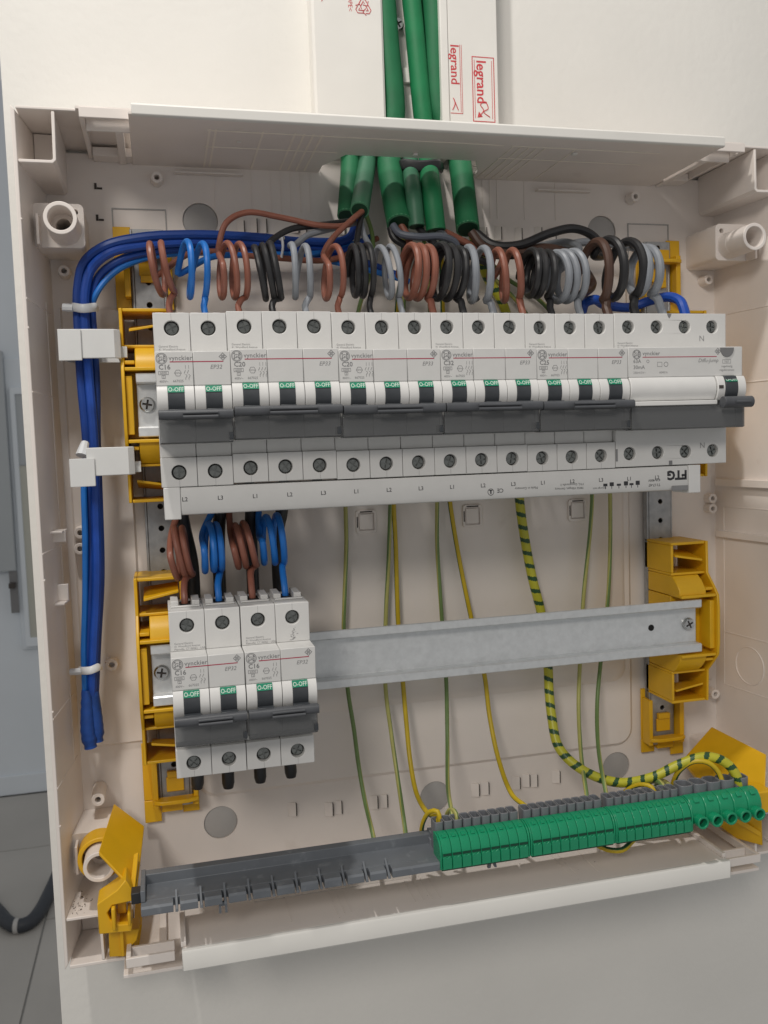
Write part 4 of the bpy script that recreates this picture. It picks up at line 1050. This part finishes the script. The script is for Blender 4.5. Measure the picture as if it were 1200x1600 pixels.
earth("bright yellow earth wire slanting to the second terminal block", [(172.3, 16.0, 101.2), (175.6, 28.0, 81.5), (178.2, 36.0, 56.4), (177.8, 36.0, -46.0), (179.4, 36.0, -64.6), (183.7, 36.0, -95.9), (191.3, 36.0, -138.5), (199.2, 34.0, -179.1), (199.9, 28.0, -205.3), (199.6, 12.0, -229.7), (199.4, -10.0, -243.4), (203.0, -24.0, -246.8), (204.4, -26.0, -256.5)], pale=False, phase=1.02, r=1.5, frac=.56, twist=0.003)
earth("dull earth wire left of the thin pair at the right", [(192.2, 20.0, 102.6), (205.9, 30.0, 82.3), (233.9, 36.0, 56.6), (277.7, 36.0, -33.0), (279.6, 36.0, -63.0), (277.7, 36.0, -88.7), (272.2, 36.0, -131.8), (268.2, 34.0, -170.4), (263.2, 28.0, -203.5), (253.6, 6.0, -230.0), (245.2, -18.0, -247.2), (242.6, -26.0, -255.8)], phase=.7)
earth("rightmost thin earth wire, down to the third terminal block", [(193.7, 22.0, 102.3), (215.3, 32.0, 80.9), (251.8, 36.0, 56.7), (291.8, 36.0, -33.4), (292.8, 36.0, -62.7), (292.1, 36.0, -107.0), (289.7, 36.0, -139.7), (281.7, 32.0, -180.0), (275.8, 26.0, -204.2), (265.9, 6.0, -227.2), (258.2, -18.0, -246.9), (256.0, -26.0, -255.6)], phase=.3)
earth("small earth wire loop at the first green terminals", [(140.2, -10.0, -262.1), (140.0, -16.0, -249.7), (142.8, -22.0, -241.0), (146.3, -26.0, -239.9), (146.8, -27.0, -251.8)], pale=False, r=1.4, phase=.1)
earth("short earth wire hooked into the second terminal socket", [(155.5, -12.0, -255.5), (155.2, -16.0, -245.9), (156.8, -20.0, -242.2), (157.9, -25.0, -243.4), (157.3, -27.0, -253.3)], pale=True, r=1.3)
earth("earth wire arching into the third terminal block from behind", [(272.3, -4.0, -259.1), (275.2, -12.0, -249.7), (280.5, -20.0, -243.3), (285.0, -26.0, -243.2), (286.8, -28.0, -249.2), (287.6, -28.0, -258.3)], pale=False, r=1.5, phase=.2)
earth("pale green wire curling behind the last small sockets", [(294.3, 0.0, -258.5), (294.3, -8.0, -247.8), (295.2, -18.0, -244.2), (294.7, -26.0, -246.9), (294.4, -27.0, -257.2)], r=1.7, phase=.5)
earth("second pale wire curl beside the large cups", [(302.5, 2.0, -258.6), (302.1, -8.0, -248.0), (301.9, -18.0, -246.8), (299.2, -26.0, -249.2), (298.9, -27.0, -257.0)], r=1.5, phase=.4)
earth("green earth jumper arching between the large grey cups", [(306.7, -14.0, -250.5), (308.8, -18.0, -239.3), (316.4, -22.0, -232.2), (324.2, -26.0, -232.1), (330.6, -28.0, -238.4), (332.8, -30.0, -247.9), (333.2, -30.0, -255.4)], pale=False, r=1.7, phase=.15)
earth("earth wire loop peeking out below the green terminals", [(249.3, -20.0, -276.8), (254.9, -24.0, -279.5), (263.2, -28.0, -279.3), (272.2, -26.0, -275.0)], pale=False, r=1.7, phase=.6)
def ring_stripe(L, a): return 1 if ((L / 8.6 + a * 0.75) % 1.0) < 0.34 else 0
o = G().tube([(193.4, 20.0, 102.6), (206.6, 32.0, 78.7), (219.4, 33.0, 56.1), (224.4, 33.0, -31.2), (225.9, 33.0, -62.5), (228.5, 33.0, -85.7), (233.7, 33.0, -115.7), (239.9, 33.0, -141.8), (242.5, 30.0, -175.8), (241.2, 26.0, -192.0), (240.0, 20.0, -207.3), (240.0, 12.0, -223.2), (244.5, 4.0, -231.6), (256.0, -4.0, -239.8), (272.8, -10.0, -244.7), (293.1, -14.0, -242.1), (308.9, -18.0, -234.7), (322.3, -22.0, -230.0), (331.8, -25.0, -230.9), (338.9, -28.0, -235.7), (343.0, -30.0, -243.4), (344.8, -30.0, -253.6)], 3.05, 16, 0.55, mfun=ring_stripe).obj("earth_wire", ["pe_lime", "pe_dark"])
tag(o, "thick lime yellow earth wire with dark spiral stripes", "earth wire", PE)

# ================================================================ earth terminal bar
tr2 = thing("terminal_tray", "empty grey plastic terminal tray with notched front edge", "tray", (62, -30, -266))
TX0, TX1 = -21.5, 145.6
notch = [-3.4, 9.3, 21.8, 34.6, 47.5, 60.4, 73.4, 86.3, 98.9, 111.6]
prof = [(-45.2, -265.6), (-45.2, -260.8), (-20.5, -260.8), (-20.5, -255.2), (-14.5, -255.2), (-14.5, -265.6)]
xs = [TX0 + .02]
for n_ in notch: xs += [n_ - 1.7, n_ + 1.7]
xs.append(TX1)
G().prism([(-38.2, -265.6), (-38.2, -260.8)] + prof[2:], 'x', TX0 + .02, TX1).obj("tray_floor", "tray_grey", tr2, bevel=0.3)
for i in range(0, len(xs), 2):
    G().prism([(-45.2, -265.6), (-45.2, -261.9), (-44.2, -260.8), (-38.22, -260.8), (-38.22, -265.6)], 'x', xs[i], xs[i + 1]).obj("front_lip", "tray_grey", tr2, bevel=0.25)
for n_ in notch:
    G().hexa([(n_ - .8, -45.0, -265.9), (n_ + .8, -45.0, -265.9), (n_ + .8, -35.4, -265.4), (n_ - .8, -35.4, -265.4), (n_ - .7, -44.6, -264.4), (n_ + .7, -44.6, -264.4), (n_ + .6, -35.4, -258.2), (n_ - .6, -35.4, -258.2)]).obj("rib", "tray_grey", tr2, bevel=0.2)
G().box(TX0, TX0 + 2.4, -40, -14.6, -260.7, -254.6).box(TX1 - 3, TX1, -45, -14.6, -260.7, -253.8).obj("end_wall", "tray_grey", tr2, bevel=0.3)
G().box(TX0 - 5, TX0, -36, -28, -263, -257).obj("end_spigot", "black_wire", tr2, bevel=0.4)
for x in (20.5,):
    G().prism([(x - 2.2, -272), (x - 2.2, -266), (x + 2.2, -266), (x + 2.2, -272), (x + 1, -272), (x + 1, -268), (x - 1, -268), (x - 1, -272)], 'y', -42, -40.5).obj("hook", "tray_grey", tr2)

def way_profile(): return [(-46, -265.4), (-46.2, -256.2), (-45.2, -252.6), (-42.8, -249.6), (-39.6, -248.0), (-36, -247.5), (-33.2, -247.9), (-33.2, -265.6)]
def block(label, x0, x1, n):
    t = thing("earth_terminal_block", label, "terminal block", ((x0 + x1) / 2, -35, -266), "green earth terminal blocks on the bar")
    p_ = (x1 - x0 - 2.4) / n
    M = {}
    def rep(key, x, build):
        if key not in M:
            M[key] = (build(x), x)
        else:
            s, xx = M[key]; o = s.copy(); col.objects.link(o); o.location.x = s.location.x + (x - xx) * MM
    for xa, xb_ in ((x0, x0 + 1.1), (x1 - 1.1, x1 - .05)):
        G().prism([(y - (.3 if y < -40 else 0), z + .25) for y, z in way_profile()], 'x', xa, xb_).obj("end_cheek", "terminal_green", t, bevel=0.35)
    G().prism([(y + .9, z - .9) for y, z in way_profile()], 'x', x0 + 1.1, x1 - 1.1).obj("inner_core", "terminal_green_dark", t)
    for k in range(n):
        x = x0 + 1.2 + p_ * k
        rep("way", x, lambda x: G().prism(way_profile(), 'x', x + .12, x + p_ - .12).obj("terminal", "terminal_green", t, bevel=0.3))
        rep("flap", x, lambda x: G().prism([(x + .3, -264.8), (x + p_ - .3, -264.8), (x + p_ - .3, -258.6), (x + p_ * .72, -257.4), (x + p_ * .5, -258.4), (x + p_ * .28, -257.4), (x + .3, -258.6)], 'y', -47.0, -46.0).obj("release_flap", "terminal_green", t, bevel=0.2))
        rep("gap", x, lambda x: G().box(x + .4, x + p_ - .4, -46.5, -46.05, -257.2, -255.9).obj("slot", "terminal_green_dark", t))
        rep("mark", x, lambda x: G().hexa([(x + p_ * .3, -41.6, -248.8), (x + p_ * .7, -41.6, -248.8), (x + p_ * .7, -39.4, -247.9), (x + p_ * .3, -39.4, -247.9), (x + p_ * .3, -41.7, -248.2), (x + p_ * .7, -41.7, -248.2), (x + p_ * .7, -39.5, -247.3), (x + p_ * .3, -39.5, -247.3)]).obj("marker", "terminal_green", t, bevel=0.12))
        rep("socket", x, lambda x: G().prism([rrect(x + .25, -33.0, x + p_ - .25, -23.5, 1.5, 4), rrect(x + .85, -31.8, x + p_ - .85, -24.6, 1.1, 4)], 'z', -262, -243.5).obj("wire_socket", "terminal_grey", t, bevel=0.15))
    G().box(x0 + 1, x1 - 1, -23.4, -15, -265, -257).box(x0 + 1, x1 - 1, -33, -23.6, -263.5, -262.1).obj("foot", "terminal_grey", t, bevel=0.3)
    return t
BX = [140.8, 195.1, 249.2, 300.9, 350.0]
block("green earth terminal block next to the empty tray", BX[0], BX[1], 9)
block("middle one of the three small-way green earth terminal blocks", BX[1] + .3, BX[2], 9)
block("third green earth terminal block, beside the large cups", BX[2] + .3, BX[3], 9)
t = thing("main_earth_terminal", "large five way green earth terminal at the right end of the bar", "terminal block", ((BX[3] + BX[4]) / 2, -35, -266), "green earth terminal blocks on the bar")
p_ = (BX[4] - BX[3]) / 5
for k in range(5):
    x = BX[3] + .2 + p_ * k; xc = x + p_ / 2
    G().prism([(-44, -262), (-44.6, -255.5), (-43.4, -251.4), (-40.6, -248.0), (-36, -246.9), (-33.2, -247.4), (-33.2, -264)], 'x', x + .1, x + p_ - .1).obj("terminal", "terminal_green", t, bevel=0.6)
    G().prism([circle(xc, -259.6, 3.9, 20), circle(xc, -259.6, 2.6, 20)], 'y', -49.2, -40).obj("screw_tube", "terminal_green", t, bevel=0.3)
    G().cyl('y', xc, -259.6, 2.7, -45, -42, 16).obj("tube_floor", "terminal_green_dark", t)
    G().hexa([(xc - 1.6, -42.6, -249.6), (xc + 1.6, -42.6, -249.6), (xc + 1.6, -40, -247.6), (xc - 1.6, -40, -247.6), (xc - 1.6, -42.7, -248.8), (xc + 1.6, -42.7, -248.8), (xc + 1.6, -40.1, -246.8), (xc - 1.6, -40.1, -246.8)]).obj("marker", "terminal_green", t, bevel=0.2)
    G().prism([rrect(x + .1, -33.1, x + p_ - .1, -22, 3.4, 5), rrect(x + 1.0, -32.0, x + p_ - 1.0, -23, 2.7, 5)], 'z', -262, -242.6).obj("wire_cup", "terminal_grey", t, bevel=0.3)
G().box(BX[3] + 1, BX[4] - 1, -33, -22, -264, -262.1).obj("foot", "terminal_grey", t)
t = tag(G().prism([(174.9 - 2.5, -273), (174.9 - 1.5, -266), (174.9 + 1.5, -266), (174.9 + 3.0, -273), (174.9 + 1.6, -273), (174.9, -268.5), (174.9 - 1, -273)], 'y', -37, -35).obj("bar_hook", "tray_grey"), "small dark forked hook under the first green terminals", "hook")

# yellow holders of the terminal bar
h = thing("bar_holder", "yellow terminal bar holder around the lower left screw post", "bar holder", (-35, 10, -295), "yellow terminal bar holders")
G().slab([(-37.1, 34.0, -234.0), (-20.4, 30.0, -248.4), (-24.1, -28.0, -261.4), (-29.6, -22.0, -255.6), (-42.7, -20.0, -238.5)], (0, 0, -2.5)).obj("sloping_plate", "yellow", h, bevel=0.6)
G().hexa([(-25.6, -4.0, -251.9), (-22.8, -4.0, -250.9), (-24.8, -27.0, -261.4), (-27.4, -27.0, -261.0), add((-25.6, -4.0, -251.9), (0, 0, 2)), add((-22.8, -4.0, -250.9), (0, 0, 2)), add((-24.8, -27.0, -261.4), (0, 0, 2)), add((-27.4, -27.0, -261.0), (0, 0, 2))]).obj("plate_rib", "yellow", h, bevel=0.4)
G().prism([circle(-43.6, -251, 12.2, 36), circle(-43.6, -251, 9.8, 36)], 'y', -2, 12).obj("post_ring", "yellow", h, bevel=0.5)
G().prism([[(-44.2, -262.8), (-33.8, -256.7), (-29.2, -251.7), (-23.8, -261.8), (-24.6, -263.8), (-36.5, -264.7), (-39.3, -268.5), (-38.2, -272.2), (-33.8, -275.8), (-26.9, -276.3), (-27.5, -280.5), (-44.1, -279.4)]], 'y', -30, -14).obj("front_frame", "yellow", h, bevel=0.6)
G().box(-37.1, -35.1, -33, -20, -277.5, -265.1).obj("latch_arm", "yellow", h, bevel=0.8)
G().box(-29.2, -27.5, -31, -18, -277.1, -270.0).obj("latch_arm", "yellow", h, bevel=0.8)
G().box(-34.7, -30.1, -22, -12, -274.1, -267.3).obj("latch_block", "yellow", h, bevel=0.6)
G().prism([[(-40.1, -285.2), (-24.0, -285.7), (-25.7, -292.0), (-28.9, -295.1), (-29.8, -300.1), (-40.5, -298.9)]], 'y', -19, -6).obj("lower_tongue", "yellow", h, bevel=0.5)
G().box(-34.2, -32.3, -22, -18, -298.2, -279.5).obj("tongue_rib", "yellow", h, bevel=0.5)
G().prism([[(-27.3, -288.4), (-22.9, -288.4), (-25.8, -304.2), (-28.1, -303.8)]], 'y', -10, 20).obj("lower_cheek", "yellow", h, bevel=0.5)

h = thing("bar_holder", "yellow terminal bar holder behind the large terminal, lower right", "bar holder", (360, 10, -295), "yellow terminal bar holders")
G().slab([(367.0, 32.0, -231.6), (370.1, -22.0, -233.6), (360.0, -34.0, -258.2), (334.5, -14.0, -258.4), (340.9, 28.0, -251.1)], (0, 0, -2.5)).obj("sloping_plate", "yellow", h, bevel=0.6)
G().hexa([(333.8, -8.0, -262.8), (327.0, -4.0, -256.1), (340.1, -16.0, -267.8), (368.2, -20.0, -286.3), add((333.8, -8.0, -262.8), (0, 0, -4)), add((327.0, -4.0, -256.1), (0, 0, -4)), add((340.1, -16.0, -267.8), (0, 0, -4)), add((368.2, -20.0, -286.3), (0, 0, -4))]).obj("plate_rib", "yellow", h, bevel=0.5)
G().hexa([(330.3, -6.0, -270.4), (368.2, -20.0, -270.0), (369.2, -20.0, -295.9), (359.1, -6.0, -295.4), add((330.3, -6.0, -270.4), (0, 12, 0)), add((368.2, -20.0, -270.0), (0, 12, 0)), add((369.2, -20.0, -295.9), (0, 12, 0)), add((359.1, -6.0, -295.4), (0, 12, 0))]).obj("lower_tongue", "yellow", h, bevel=0.6)
G().box(346, 362, -40, -20, -264, -250).obj("bar_socket", "yellow", h, bevel=0.8)

# plaster crumbs left on the lower ledges
g = G()
rnd = random.Random(3)
def crumb(x, y, z, s):
    b = len(g.v)
    for k in range(4):
        g.v.append((x + rnd.uniform(-s, s), y + rnd.uniform(-s, s), z + (0 if k < 3 else rnd.uniform(.5, 1.1) * s)))
    for q in ((0, 1, 2), (0, 1, 3), (1, 2, 3), (0, 2, 3)): g.face([b + i for i in q])
for i in range(46): crumb(-60 + abs(rnd.gauss(0, 5)), -11 + abs(rnd.gauss(0, 14)), -277.35, rnd.uniform(.2, .75))
for i in range(26): crumb(rnd.uniform(10, 320), rnd.uniform(-36, 8), -289.5, rnd.uniform(.15, .45))
o = g.obj("plaster_crumbs", "crumb_brown", smooth=0)
o["label"] = "dark dust and plaster crumbs on the lower ledges of the box"; o["category"] = "dust"; o["kind"] = "stuff"
